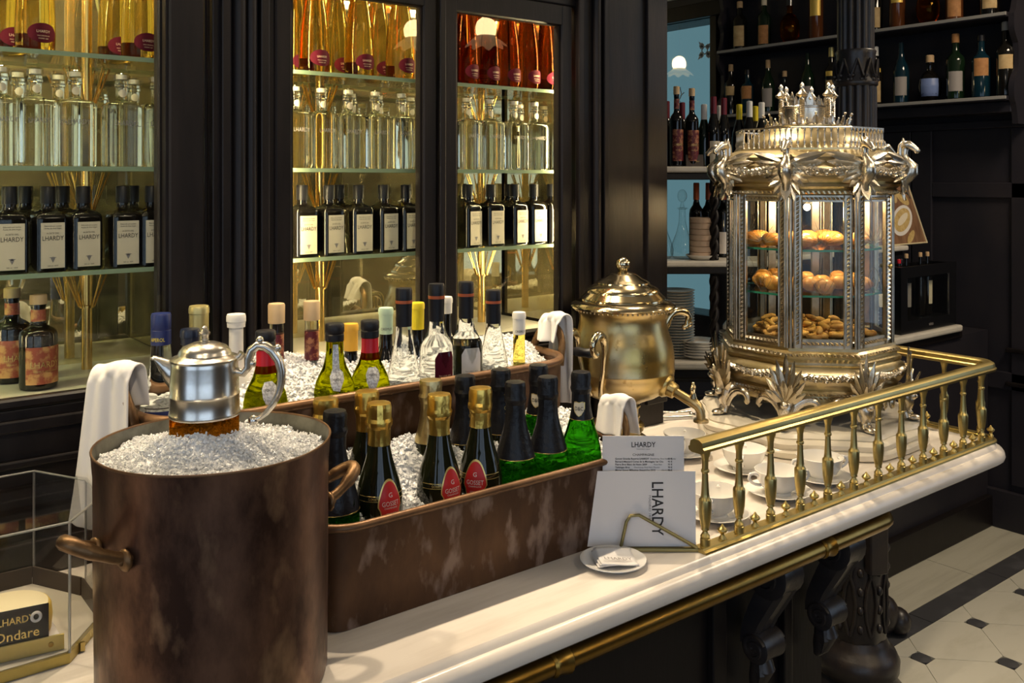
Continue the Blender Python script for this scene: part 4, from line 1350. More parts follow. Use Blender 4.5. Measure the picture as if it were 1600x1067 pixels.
# wooden stopper bottles
for px, Y, top, lb in ((432, 1.365, 474, 'clear bottle with wooden stopper and burgundy neck band behind the jug handle'), (487, 1.365, 470, 'clear bottle with wooden stopper and burgundy neck band before the brass pole')):
    X, H = back_pos(px, Y, top)
    s_ = H / .215
    P = [(.018, 0), (.0285, .003), (.0295, .01), (.0295, .095), (.0285, .105), (.022, .113), (.0130, .1195), (.0112, .126), (.0108, .190)]
    P = [(r, z * s_) for r, z in P]
    round_bottle('spirit_bottle', lb, 'bottle', (X, Y, BZ), P, 'spirit_clear', caps=[('stopper', [(.0130, .190 * s_), (.0132, .213 * s_), (.0120, .215 * s_)], 'wood_cap'), ('neck_band', [(.0116, .138 * s_), (.0114, .176 * s_)], 'label_paisley_dark'), ('liquid', [(.0280, .004), (.0288, .09 * s_)], 'dark_glass')], group=gb)
# port bottles with silver seals
PORT = [(.02, 0), (.0298, .003), (.0312, .010), (.0315, .120), (.0312, .138), (.0285, .152), (.0235, .164), (.0182, .175), (.0148, .187), (.0130, .199), (.0124, .240)]
def port(px, Y, top, label, red, yaw):
    X, H = back_pos(px, Y, top)
    P = [(r, z * H / .243) for r, z in PORT]
    k = H / .243
    seal = [(-.0045, .212 * k), (.0035, .212 * k), (.0050, .176 * k), (.0105, .170 * k), (.0115, .160 * k), (.0070, .150 * k), (.0040, .143 * k), (-.0060, .145 * k), (-.0095, .153 * k), (-.0105, .165 * k), (-.0060, .175 * k)]
    caps = [('cap', [(.0140, .216 * k), (.0142, .226 * k), (.0134, .227 * k), (.0146, .230 * k), (.0146, .241 * k), (.013, .243 * k), (0, .2425 * k)], 'black_cap')]
    if red: caps.append(('red_band', [(.0152, .181 * k), (.0134, .198 * k), (.0131, .215 * k)], 'red_cap'))
    if red: seal = [(x, z - .004) for x, z in seal if z < .185 * k] 
    return round_bottle('port_bottle', label, 'bottle', (X, Y, BZ), P, 'olive_glass', caps=caps,
        labels=[dict(name='seal', outline=seal, mat='label_silver', yaw=yaw, eps=.0008, text=[([('PORTO', .005, 0, .160 * k, .8)], 'ink')]),
                dict(name='script', outline=rect_outline(.0001, .128 * k, .1281 * k), mat='ink', yaw=yaw, text=[([('Niepoort', .0135, 0, .130 * k, .95)], 'ink')])], group=gb)
port(415, 1.270, 516, 'olive green port bottle with red neck band seen through the jug handle', True, -.2)
port(523, 1.272, 505, 'olive green port bottle with black cap and long silver neck seal', False, -.35)
port(578, 1.272, 500, 'olive green port bottle with red neck band right of the amber capsule', True, -.35)
# clear bottles with black capsules
CONE = [(.02, 0), (.0305, .003), (.0312, .012), (.0308, .080), (.0295, .115), (.0262, .145), (.0215, .172), (.0170, .195), (.0138, .213), (.0122, .230), (.0118, .284)]
CLEAR = [(.02, 0), (.0275, .003), (.0282, .012), (.0285, .176), (.0272, .185), (.0222, .195), (.0164, .206), (.0130, .218), (.0118, .230), (.0118, .284)]
def blackcap(px, Y, top, label, P0, labm=None, txt=None, liquid=None, glass='spirit_clear', yaw=0, capm='black_cap'):
    X, H = back_pos(px, Y, top)
    k = H / .288
    P = [(r, z * k) for r, z in P0]
    caps = [('capsule', [(.0128, .226 * k), (.0134, .262 * k), (.0136, .264 * k)], capm), ('copper_ring', [(.0138, .2635 * k), (.0139, .2685 * k)], 'orange_foil'), ('capsule_top', [(.0136, .268 * k), (.0138, .284 * k), (.0125, .288 * k), (0, .2875 * k)], capm)]
    if liquid: caps.append(('liquid', [(.019, .004)] + [(interp(P, z * k) - .0022, z * k) for z in (.02, .08, .14, liquid)] + [(0, liquid * k)], 'dark_glass'))
    labs = []
    if labm:
        o = [(-.018, .03), (.018, .03), (.018, .12), (.018, .168 * k), (.014, .178 * k), (-.012, .178 * k), (-.018, .168 * k), (-.018, .10)]
        labs.append(dict(outline=o, mat=labm, yaw=yaw, eps=.0008, text=[([('Ven a picar, amor', .0036, 0, .140 * k, .9), ('nuestro es el tiempo', .0036, 0, .1355 * k, .9)], txt)]))
    return round_bottle('spirit_bottle', label, 'bottle', (X, Y, BZ), P, glass, caps=caps, labels=labs, group=gb)
blackcap(631, 1.272, 450, 'clear tapered bottle with black capsule left of the burgundy label', CONE)
blackcap(682, 1.272, 443, 'clear bottle with black capsule and burgundy label', CLEAR, 'label_burgundy', 'pale_ink', yaw=-.05)
blackcap(728, 1.275, 440, 'dark filled bottle with black capsule and white label', CLEAR, 'label_white', 'ink_grey', liquid=.182, yaw=-.25)
blackcap(771, 1.275, 453, 'clear tapered bottle with black capsule right of the white label', CONE)
# slim pale wine bottle
X, H = back_pos(811, 1.285, 487)
P = [(.015, 0), (.0195, .003), (.0200, .01), (.0200, .085), (.0175, .10), (.0122, .112), (.0108, .122), (.0105, H - .01)]
cp = capsule(H, .040, .0112, .0118)
round_bottle('wine_bottle', 'slim pale yellow bottle with white OREMUS capsule at the trough right end', 'bottle', (X, 1.285, BZ), P, 'pale_wine', caps=[('capsule', cp, 'white_cap')],
    labels=[dict(name='capsule_print', outline=rect_outline(.0001, H - .033, H - .0329), mat='white_cap', prof=cp, yaw=-.5, text=[([('OREMUS', .0058, 0, H - .034, .85)], 'ink')])], group=gb)
# blue-capped aperitif bottle
X, H = back_pos(239, 1.368, 490)
P = [(.02, 0), (.0285, .003), (.0295, .012), (.0295, .125), (.0278, .142), (.0228, .160), (.0178, .175), (.0150, .20), (.0132, .225), (.0128, H - .004)]
X = max(X, .425)
cp = [(.0142, H - .045), (.0142, H - .024), (.0137, H - .0235), (.0142, H - .022), (.0142, H - .003), (.0130, H), (0, H)]
round_bottle('aperitif_bottle', 'clear bottle with blue cap and blue yellow APEROL label beside the white towel', 'bottle', (X, 1.365, BZ), P, 'spirit_clear', caps=[('cap', cp, 'aperol_blue'), ('liquid', [(.026, .004), (.028, .012), (.0283, .095), (0, .096)], 'whisky')],
    labels=[dict(name='label', outline=rect_outline(.062, .102, .128), mat='aperol_blue', yaw=-.1, text=[([('APEROL', .018, 0, .1135, .8)], 'aperol_yellow')]),
            dict(name='label_stripe', outline=rect_outline(.062, .1315, .133), mat='ink', yaw=-.1),
            dict(name='cap_print', outline=rect_outline(.0001, H - .038, H - .0379), prof=cp, mat='aperol_blue', yaw=-.65, text=[([('APEROL', .0075, 0, H - .037, .8)], 'aperol_yellow')])], group=gb)

# ================================================================== BRASS URN
UX, UY = RD((973 - 800) / FPX * 1.85, 1.85)
urn = thing('brass_urn', 'large brass samovar urn with domed lid, ring handles and spigot behind the menu cards', 'urn', (UX, UY, 0.0))
body = [(.070, 1.0005), (.070, 1.008), (.066, 1.018), (.058, 1.030), (.050, 1.0405), (.0370, 1.0500), (.0363, 1.0530), (.0417, 1.0570), (.0435, 1.066), (.0400, 1.0715), (.0330, 1.0745), (.0318, 1.080), (.0345, 1.0825), (.0345, 1.085), (.0312, 1.088), (.0315, 1.100), (.0355, 1.103), (.0355, 1.106), (.0335, 1.108), (.0381, 1.1130), (.0400, 1.1150), (.0508, 1.1195), (.0690, 1.127), (.0816, 1.1348), (.091, 1.144), (.098, 1.155), (.1022, 1.168), (.1030, 1.1766), (.1036, 1.1775), (.1036, 1.1795), (.1030, 1.181), (.1034, 1.202), (.1015, 1.222), (.0965, 1.241), (.0905, 1.258), (.0872, 1.273), (.0870, 1.284), (.0890, 1.294), (.0945, 1.301)]
m = MB(); m.lathe([(r, z) for r, z in body], 56)
m.build('body', 'urn_brass', urn, 35)
lidp = [(.1045, 1.3035), (.1055, 1.3065), (.1035, 1.310), (.0930, 1.3155), (.0845, 1.3180), (.0838, 1.3205), (.0850, 1.3225), (.0800, 1.327), (.0735, 1.3330), (.0728, 1.3370), (.0700, 1.3410), (.0600, 1.3470), (.0545, 1.3505), (.0535, 1.3535), (.0480, 1.3565), (.0400, 1.3600), (.0290, 1.3680), (.0180, 1.3725), (.0095, 1.3745), (.0075, 1.3765), (.0085, 1.3775)]
m = MB(); m.lathe([(.0945, 1.3005), (.0985, 1.3012), (.1045, 1.3035)] + lidp[1:], 56)
ul = m.build('lid', 'urn_silver', urn, 35)
m = MB(); m.ball((0, 0, 1.3888), .0149, 18, 12); m.lathe([(.0075, 1.374), (.0105, 1.3765), (.006, 1.378)], 14); m.build('knob', 'urn_silver', ul, 60)
m = MB()
for k in range(64):
    a = 2 * PI * k / 64
    m.ball((.0975 * math.cos(a), .0975 * math.sin(a), 1.2995), .0022, 6, 4)
m.build('bead_border', 'urn_silver', urn, 60, kind='stuff')
m = MB()
for k in range(28):
    a = 2 * PI * k / 28
    m.ball((.0362 * math.cos(a), .0362 * math.sin(a), 1.1105), .0027, 6, 4, sz=.6)
m.build('pierced_band', 'black_cap', urn, 60, kind='stuff')
# direction helpers: image right is (SA,-CA), towards camera is (-CA,-SA)
def UV(a):  # a measured from the image-right direction, positive towards the camera
    return Vector((SA * math.cos(a) - CA * math.sin(a), -CA * math.cos(a) - SA * math.sin(a), 0))
def frame_at(a):
    x = UV(a); z = Vector((0, 0, 1)); y = z.cross(x)
    return Matrix(((x.x, y.x, 0, 0), (x.y, y.y, 0, 0), (0, 0, 1, 0), (0, 0, 0, 1)))
# right scroll handle
Mh = frame_at(math.radians(-12))
m = MB()
arc = [(.092 + .030 * (1 - math.cos(t)) * .9 + 0.002, 0, 1.265 + .026 * math.sin(t)) for t in [PI * k / 10 for k in range(9)]]
m.tube([(.088, 0, 1.252)] + arc + [(.139, 0, 1.262), (.134, 0, 1.258)], [.007, .0085, .009, .009, .009, .0088, .0085, .008, .0075, .007, .0065, .006], 10, M=Mh)
m.ball((.143, 0, 1.264), .007, 8, 6, M=Mh); m.ball((.132, 0, 1.258), .006, 8, 6, M=Mh)
m.build('scroll_handle', 'urn_silver', urn, 60)
# left pair of hooked uprights carrying a black grip
Ml = frame_at(math.radians(180 - 52))
lh = None
for s_ in (-1, 1):
    m = MB()
    y = s_ * .030
    P_ = [(.098, y * .35, 1.142), (.106, y * .5, 1.16), (.112, y * .8, 1.195), (.117, y, 1.235)]
    P_ += [(.117 + .020 * (1 - math.cos(t)), y, 1.245 + .022 * math.sin(t)) for t in [PI * k / 8 for k in range(9)]]
    P_ += [(.155, y, 1.236), (.148, y, 1.230)]
    m.tube(P_, [.005, .0048, .0045, .0048] + [.0062, .0075, .0085, .0088, .0088, .0085, .008, .0072, .0065] + [.006, .007], 10, M=Ml)
    m.ball((.146, y, 1.232), .0075, 8, 6, M=Ml)
    o_ = m.build('hook_handle', 'urn_silver', urn, 60)
    lh = lh or o_
m = MB(); m.tube([(.147, -.026, 1.233), (.147, -.018, 1.233), (.147, -.006, 1.233), (.147, .006, 1.233), (.147, .018, 1.233), (.147, .026, 1.233)], [.004, .008, .0095, .008, .0095, .004], 12, M=Ml)
m.build('grip', 'black_cap', lh, 60)
# spigot
Ms = frame_at(math.radians(33))
m = MB()
m.tube([(.088, 0, 1.158), (.0975, 0, 1.153), (.101, 0, 1.1515)], [.024, .023, .019], 20, M=Ms)
m.tube([(.099, 0, 1.152), (.113, 0, 1.146), (.114, 0, 1.1455)], [.0165, .0145, .012], 16, M=Ms)
m.tube([(.113, 0, 1.146), (.135, 0, 1.136), (.150, 0, 1.130), (.160, 0, 1.124), (.1655, 0, 1.114), (.166, 0, 1.102), (.166, 0, 1.098)], [.0095, .0095, .0105, .0095, .0085, .0085, .0085], 14, M=Ms)
m.lathe([(.0085, 0), (.0145, 0), (.0145, .0045), (.009, .0055)], 16, (.166, 0, 1.0945), M=Ms)
sp = m.build('spigot', 'urn_brass', urn, 50)
m = MB(); m.tube([(.150, 0, 1.138), (.150, 0, 1.148)], [.008, .005], 10, M=Ms)
m.tube([(.150, .0075 * math.sin(t), 1.1555 + .0085 * math.cos(t)) for t in [2 * PI * k / 12 for k in range(12)]], .0026, 6, closed=True, M=Ms)
m.ball((.150, 0, 1.166), .0035, 8, 5, M=Ms); m.build('spigot_key', 'urn_silver', sp, 60)

# ================================================================== SILVER PASTRY CASE
CXc, CYc = 1.786, 1.203
pl = thing('marble_plinth', 'stepped octagonal cream marble plinth under the silver pastry case', 'plinth', (CXc, CYc, 1.0))
def lobed(R, z, n=96, amp=.035, sh=0):
    return [((R * (1 + amp * (math.cos(8 * (a - PI / 8)) + .3 * math.cos(16 * (a - PI / 8))))) * math.cos(a), (R * (1 + amp * (math.cos(8 * (a - PI / 8)) + .3 * math.cos(16 * (a - PI / 8))))) * math.sin(a), z) for a in [2 * PI * i / n for i in range(n)]]
m = MB()
m.loft([lobed(.238, .0002, amp=.02), lobed(.243, .004, amp=.02), lobed(.244, .014, amp=.02), lobed(.240, .019, amp=.02), lobed(.236, .020, amp=.03), lobed(.239, .024, amp=.03), lobed(.239, .031, amp=.035), lobed(.233, .037, amp=.04), lobed(.226, .038, amp=.04), lobed(.227, .041, amp=.04), lobed(.222, .048, amp=.045), lobed(.214, .050, amp=.045)])
m.build('steps', 'marble_plinth', pl, 40)

pc = thing('pastry_case', 'ornate silver octagonal pastry display case with winged horses and crown top', 'display case', (CXc, CYc, 0))
def octa(R, z, bow=0.0):
    o = []
    for k in range(8):
        a0 = math.radians(22.5 + 45 * k); a1 = a0 + PI / 4
        p0 = Vector((math.cos(a0), math.sin(a0))) * R; p1 = Vector((math.cos(a1), math.sin(a1))) * R
        for j in range(4):
            t = j / 4
            p = p0.lerp(p1, t) * (1 + bow * math.sin(PI * t))
            o.append((p.x, p.y, z))
    return o
# bombe base
m = MB()
m.loft([octa(r, z) for r, z in ((.150, 1.080), (.168, 1.086), (.176, 1.094), (.178, 1.104), (.176, 1.112), (.190, 1.116), (.192, 1.122), (.188, 1.126), (.196, 1.136), (.204, 1.150), (.205, 1.162), (.199, 1.172), (.192, 1.176), (.196, 1.180), (.196, 1.185), (.186, 1.190), (.188, 1.196), (.190, 1.202), (.184, 1.206), (.184, 1.212))])
pbase = m.build('base', 'silver_gilt', pc, 30)
# garland reliefs on the base and on the frieze above: overlapping leaves and berries
def leaf_mesh(L, W, T, curl=0.0, n=7):
    m = MB()
    rings = []
    for k in range(n + 1):
        t = k / n
        w_ = W * (math.sin(PI * min(1, (t * .93 + .05)) ** .85) ** .9 + .04)
        x = curl * t * t
        c = T * (1 - .6 * t)
        rings.append([(x, -w_, L * t), (x + c * .35, -w_ * .5, L * t), (x + c * 1.0, 0, L * t), (x + c * .35, w_ * .5, L * t), (x, w_, L * t), (x - c * .3, 0, L * t)])
    m.loft(rings)
    return m
leafA = leaf_mesh(.062, .0105, .006, .004).mesh('acanthus_leaf', 'silver_leaf', 40)
leafB = leaf_mesh(.045, .0095, .0055, .008).mesh('acanthus_leaf', 'silver_leaf', 40)
leafG = leaf_mesh(.030, .0065, .004, .002).mesh('garland_leaf', 'silver_gilt', 40)
def corner_M(k, R, z):
    a = math.radians(22.5 + 45 * k)
    return Matrix.Translation((R * math.cos(a), R * math.sin(a), z)) @ Matrix.Rotation(a, 4, 'Z')
def side_M(k, R, z):
    a = math.radians(45 + 45 * k)
    return Matrix.Translation((R * math.cos(PI / 8) * math.cos(a), R * math.cos(PI / 8) * math.sin(a), z)) @ Matrix.Rotation(a, 4, 'Z')
def put(me, name, parent, M_):
    o = link(me, name, parent)
    o.matrix_local = M_
    return o
def garland(parent, Rz, zc, dens=6, sg=.052):
    for k in range(8):
        S = side_M(k, Rz, zc)
        m = MB()
        for j in range(-dens, dens + 1):
            y = sg * j / dens
            sag = -.006 * math.cos(PI * y / sg / 2)
            for s_ in (-1, 1):
                Ml_ = S @ Matrix.Translation((.001, y, sag)) @ Matrix.Rotation(s_ * 1.15 + (0 if y > 0 else 0), 4, 'X') @ Matrix.Diagonal((1.1, .8, .72, 1))
                vs, fs = LG
                m.add(vs, fs, Ml_)
            if j % 2 == 0:
                m.ball((0.006, y, sag), .0048, 8, 5, M=S)
        m.build('garland', 'silver', parent, 45, fix=False)
_lg = leaf_mesh(.030, .0080, .0085, .006)
LG = (_lg.v, _lg.f)
garland(pbase, .2045, 1.156, 5)
# rope border rows
def beads(m, p0, p1, r, step, twist=.6):
    p0, p1 = Vector(p0), Vector(p1)
    n = max(2, int((p1 - p0).length / step))
    t = (p1 - p0).normalized()
    for k in range(n):
        c = p0.lerp(p1, (k + .5) / n)
        o_ = Vector((c.x, c.y, 0)).normalized()
        side = t.cross(o_).normalized()
        d = (t * math.cos(twist) + side * math.sin(twist))
        e = d.cross(o_).normalized()
        a, b, h_ = d * r * 1.25, e * r * .62, o_ * r
        vs = [tuple(c + a), tuple(c + b), tuple(c - a), tuple(c - b), tuple(c + h_ * 1.1)]
        m.add(vs, [(0, 1, 4), (1, 2, 4), (2, 3, 4), (3, 0, 4)])
def oct_pt(k, R, z):
    a = math.radians(22.5 + 45 * k)
    return (R * math.cos(a), R * math.sin(a), z)
m = MB()
for R, z, r in ((.1905, 1.199, .0056), (.1795, 1.108, .0045), (.1915, 1.119, .0040)):
    for k in range(8):
        beads(m, oct_pt(k, R, z), oct_pt(k + 1, R, z), r, r * 1.9)
m.build('rope_moulding', 'silver', pbase, 30, fix=False, kind='stuff')
# eight feet with acanthus leaves and C-scrolls
for k in range(8):
    C = corner_M(k, .196, 1.05)
    m = MB()
    m.tube([(-.030, 0, .062), (-.006, 0, .060), (.010, 0, .048), (.014, 0, .034), (.006, 0, .018), (.012, 0, .006)], [.018, .021, .018, .013, .011, .013], 10, M=C, flat=.8)
    m.ball((.022, 0, .0065), .0115, 10, 6, sx=1.5, sz=.6, M=C)
    for s_ in (-1, 1):
        arc = [(.006 - .016 * (j / 10), s_ * (.006 + .044 * (1 - math.cos(.3 + j * .22)) / 1.6), .010 + .050 * math.sin(.25 + j * .17)) for j in range(11)]
        arc += [(-.012, s_ * (.060), .050), (-.012, s_ * .062, .042), (-.012, s_ * .056, .038)]
        m.tube(arc, [.0085] * 9 + [.008, .0075, .0068, .006, .0065], 8, M=C, flat=.8)
        m.tube([(a + .0055, b, c + .004) for a, b, c in arc[:10]], .003, 6, M=C)
    for j in range(4):
        m.ball((.017 - j * .0005, 0, .018 + j * .009), .0042, 6, 5, M=C)
    m.ball((.022, 0, .052), .0085, 10, 6, M=C); m.ball((.028, 0, .052), .004, 6, 5, M=C)
    f = m.build('foot', 'silver', pc, 50)
    for j, (ang_, L_) in enumerate(((0, 1.66), (.20, 1.48), (-.20, 1.48), (.42, 1.26), (-.42, 1.26), (.68, 1.02), (-.68, 1.02), (1.0, .78), (-1.0, .78))):
        put(leafA, 'acanthus_leaf', f, C @ Matrix.Translation((.010 + .0015 * (j % 3), 0, .052)) @ Matrix.Rotation(-ang_, 4, 'X') @ Matrix.Rotation(-.02, 4, 'Y') @ Matrix.Diagonal((1.2, .78, L_, 1)))
    for j, (ang_, L_, x_) in enumerate(((0, 1.15, .020), (.36, 1.05, .018), (-.36, 1.05, .018), (.75, .85, .016), (-.75, .85, .016))):
        put(leafB, 'acanthus_leaf', f, C @ Matrix.Translation((x_, 0, .054)) @ Matrix.Rotation(-ang_, 4, 'X') @ Matrix.Rotation(.10, 4, 'Y') @ Matrix.Diagonal((1.3, .9, L_, 1)))

# glazed body: corner columns, framed panes
GZ0, GZ1, GR = 1.212, 1.527, .180
for k in range(8):
    p = oct_pt(k, GR - .002, 0)
    m = MB()
    a = math.radians(22.5 + 45 * k)
    tx, ty = -math.sin(a), math.cos(a)
    for off in (-.0036, .0036):
        m.tube([(p[0] + tx * off, p[1] + ty * off, GZ0), (p[0] + tx * off, p[1] + ty * off, GZ1)], .0032, 10)
    m.build('corner_column', 'silver_dark', pc, 60)
    # framed pane on the following side
    a0, a1 = Vector(oct_pt(k, GR - .004, 0)), Vector(oct_pt(k + 1, GR - .004, 0))
    d = (a1 - a0); Lw = d.length; d.normalize()
    nrm = Vector((d.y, -d.x, 0))
    mid = (a0 + a1) / 2
    if nrm.dot(mid) < 0: nrm = -nrm
    S = Matrix(((d.x, nrm.x, 0, mid.x), (d.y, nrm.y, 0, mid.y), (0, 0, 1, 0), (0, 0, 0, 1)))
    hw, bar = Lw / 2 - .0085, .0165
    m = MB()
    for x0, x1, z0_, z1_ in ((-hw, -hw + bar, GZ0, GZ1), (hw - bar, hw, GZ0, GZ1), (-hw + bar, hw - bar, GZ0, GZ0 + .018), (-hw + bar, hw - bar, GZ1 - .014, GZ1)):
        m.box(x0, x1, -.006, .0, z0_, z1_, M=S)
    # thin outer edges
    for x in (-hw + .001, hw - .001, -hw + bar, hw - bar):
        m.tube([(x, .001, GZ0), (x, .001, GZ1)], .0016, 6, M=S)
    fr = m.build('pane_frame', 'silver_dark', pc, 40)
    m = MB()
    def Sp(x, z, y=.001): return tuple(S @ Vector((x, y, z)))
    hb = bar / 2
    beads(m, Sp(-hw + hb, GZ0 + .006), Sp(-hw + hb, GZ1 - .004), .0056, .0088)
    beads(m, Sp(hw - hb, GZ0 + .006), Sp(hw - hb, GZ1 - .004), .0056, .0088)
    beads(m, Sp(-hw + bar, GZ0 + .009), Sp(hw - bar, GZ0 + .009), .0056, .0088)
    beads(m, Sp(-hw + bar, GZ1 - .007), Sp(hw - bar, GZ1 - .007), .0050, .0084)
    m.build('rope_border', 'silver', fr, 30, fix=False, kind='stuff')
    pm = MB(); pm.box(-hw + bar, hw - bar, -.0045, -.0025, GZ0 + .018, GZ1 - .014, M=S)
    pn = pm.build('pane', 'case_glass', fr, 0)
    # etched spray on every pane
    em = MB()
    for j in range(11):
        aa = math.radians(10 + 16 * j)
        ee = [(math.cos(aa) * r_ * .045 + .012 * r_ * r_ * math.cos(aa), -.002, 1.425 + math.sin(aa) * r_ * .05) for r_ in (0.15, .5, 1.0)]
        em.tube(ee, [.0016, .0008, .0003], 4, M=S)
    for sx in (-1, 1):
        em.tube([(sx * .003, -.002, 1.375), (sx * .016, -.002, 1.365), (sx * .022, -.002, 1.35), (sx * .014, -.002, 1.335), (0, -.002, 1.318)], .0007, 4, M=S)
        em.tube([(0, -.002, 1.355), (sx * .008, -.002, 1.348), (sx * .004, -.002, 1.335)], .0009, 4, M=S)
    em.build('etching', 'etch_film', fr, 0, fix=False, kind='stuff')
    if k in (5, 0):
        kb = MB(); kb.ball(tuple(S @ Vector((hw - hb if k == 5 else -hw + hb, .007, 1.375))), .005, 8, 6); kb.build('knob', 'brass', fr, 60)
# floor, glass shelves, halogen lamp
MB().loft([octa(.160, 1.2125), octa(.160, 1.2165)]).build('case_floor', 'sign_black', pc, 0)
MB().lathe([(.150, 1.2170), (.152, 1.219), (.150, 1.221)], 48).build('tray', 'steel', pc)
for z in (1.318, 1.413):
    s_ = MB().loft([octa(.1555, z - .004), octa(.1555, z)]).build('shelf', 'shelf_glass', pc, 0)
    ed = MB(); ed.loft([octa(.1562, z - .0042), octa(.1562, z + .0002)], False, False); ed.build('shelf_edge', 'case_shelf_edge', s_, 0)
MB().loft([octa(.168, 1.5215), octa(.168, 1.5265)]).build('ceiling_plate', 'case_back', pc, 0)
m = MB(); m.lathe([(.010, 1.505), (.012, 1.521)], 12); m.build('lamp_holder', 'steel', pc)
m = MB(); m.ball((0, 0, 1.498), .008, 10, 6); m.build('lamp_bulb', 'halogen', pc, 60)
add_light('case_lamp', 'POINT', (CXc, CYc, 1.486), 2.0, (1.0, .70, .36), .012)
for k in range(3):
    a = -2.45 + k * .9
    add_light('case_lamp', 'POINT', (CXc + .10 * math.cos(a), CYc + .10 * math.sin(a), 1.507), .55, (1.0, .70, .36), .008)
# frieze / entablature
m = MB()
m.loft([octa(r, z) for r, z in ((.182, 1.527), (.190, 1.530), (.190, 1.536), (.185, 1.540), (.192, 1.545), (.194, 1.550), (.190, 1.553), (.199, 1.560), (.205, 1.570), (.205, 1.580), (.198, 1.592), (.194, 1.596), (.200, 1.600), (.202, 1.606), (.196, 1.610), (.186, 1.614), (.178, 1.617), (.168, 1.6215), (.15, 1.622))])
fz = m.build('frieze', 'silver_gilt', pc, 30)
m = MB()
for R, z, r in ((.1905, 1.533, .0052), (.1965, 1.598, .0042)):
    for k in range(8):
        beads(m, oct_pt(k, R, z), oct_pt(k + 1, R, z), r, r * 1.9)
m.build('rope_moulding', 'silver', fz, 30, fix=False, kind='stuff')
garland(fz, .206, 1.577, 5, .048)
# winged horses on the corners
hm_ = MB()
hm_.tube([(.010, 0, 0.0), (.016, 0, .012), (.014, 0, .024), (.020, 0, .036), (.028, 0, .048), (.029, 0, .060), (.021, 0, .070), (.016, 0, .080), (.0155, 0, .090), (.017, 0, .098)], [.004, .008, .010, .0130, .0155, .0140, .0095, .0072, .0066, .0070], 10)
hm_.tube([(.010, 0, .100), (.016, 0, .106), (.024, 0, .106), (.032, 0, .101), (.038, 0, .0955), (.042, 0, .091), (.0435, 0, .089)], [.005, .0090, .0092, .0068, .0058, .0062, .0035], 10)
for s_ in (-1, 1):
    hm_.tube([(.015, s_ * .005, .109), (.013, s_ * .006, .117), (.0125, s_ * .006, .121)], [.0032, .0022, .0005], 6)
    hm_.ball((.024, s_ * .0078, .1055), .0018, 6, 4)
hm_.tube([(.013, 0, .114), (.0075, 0, .106), (.006, 0, .094), (.006, 0, .082), (.009, 0, .070)], [.002, .0045, .005, .005, .003], 8)
for s_ in (-1, 1):
    for j, (L, a, z) in enumerate(((.072, .00, .068), (.068, .20, .062), (.060, .40, .056), (.050, .62, .050), (.040, .86, .044))):
        Mw = Matrix.Translation((.018, s_ * .009, z)) @ Matrix.Rotation(-s_ * (PI / 2 + a * .9 - .30), 4, 'X') @ Matrix.Rotation(-.28, 4, 'Y')
        lm = leaf_mesh(L, .0095, .0065, -.008)
        hm_.add(lm.v, lm.f, Mw)
    for j, (a, z) in enumerate(((2.5, .030), (2.1, .036), (2.85, .022))):
        lm = leaf_mesh(.036, .0075, .005, .006)
        hm_.add(lm.v, lm.f, Matrix.Translation((.010, s_ * .005, z)) @ Matrix.Rotation(-s_ * a, 4, 'X'))
lm = leaf_mesh(.040, .011, .006, -.006); hm_.add(lm.v, lm.f, Matrix.Translation((.016, 0, .030)) @ Matrix.Rotation(PI - .15, 4, 'Y'))
horse_me = hm_.mesh('winged_horse', 'silver', 55)
for k in range(8):
    put(horse_me, 'winged_horse', pc, corner_M(k, .186, 1.527))
# gallery
gl = MB().loft([octa(.152, 1.6215), octa(.164, 1.6215), octa(.164, 1.6255), octa(.152, 1.6255)], False, False, close=True).build('gallery_base', 'silver_gilt', pc, 30)
MB().loft([octa(.1555, 1.6665), octa(.1605, 1.6665), octa(.1610, 1.668), octa(.1605, 1.6698), octa(.1555, 1.6698)], False, False, close=True).build('gallery_rail', 'silver', pc, 30)
gm = MB(); gm.lathe([(.0030, 0), (.0030, .003), (.0015, .005), (.0034, .011), (.0036, .013), (.0022, .018), (.0015, .022), (.0015, .034), (.0026, .037), (.0026, .0415)], 10)
gme = gm.mesh('gallery_baluster', 'silver', 60)
for k in range(8):
    p0, p1 = Vector(oct_pt(k, .158, 1.6253)), Vector(oct_pt(k + 1, .158, 1.6253))
    for j in range(9):
        link(gme, 'gallery_baluster', pc, tuple(p0.lerp(p1, j / 9)))
# dome and crown
m = MB(); m.lathe([(.140, 1.6222), (.138, 1.632), (.128, 1.646), (.112, 1.658), (.098, 1.666), (.094, 1.669), (.090, 1.6725), (.090, 1.676), (.086, 1.6775), (.060, 1.680)], 56); m.build('dome', 'silver_gilt', pc, 40)
cm = MB()
lf = leaf_mesh(.024, .0072, .0035, .006)
cm.add(lf.v, lf.f); cm.ball((.007, 0, .026), .0032, 6, 5)
crest_me = cm.mesh('crown_crest', 'silver', 45)
cs = MB(); lf = leaf_mesh(.014, .005, .003, .004); cs.add(lf.v, lf.f); cs.ball((.0045, 0, .0155), .0024, 6, 5)
crest_small = cs.mesh('crown_crest', 'silver', 45)
for k in range(32):
    a = 2 * PI * k / 32
    put(crest_me if k % 2 == 0 else crest_small, 'crown_crest', pc, Matrix.Translation((.088 * math.cos(a), .088 * math.sin(a), 1.6755)) @ Matrix.Rotation(a, 4, 'Z'))
m = MB(); m.lathe([(.058, 1.678), (.0575, 1.682), (.0555, 1.684), (.0555, 1.716), (.0575, 1.717), (.0580, 1.7205), (.0565, 1.722), (.0535, 1.722), (.0535, 1.690), (.0, 1.690)], 48, cap=False); m.build('turret', 'silver', pc, 40)
tm_ = MB()
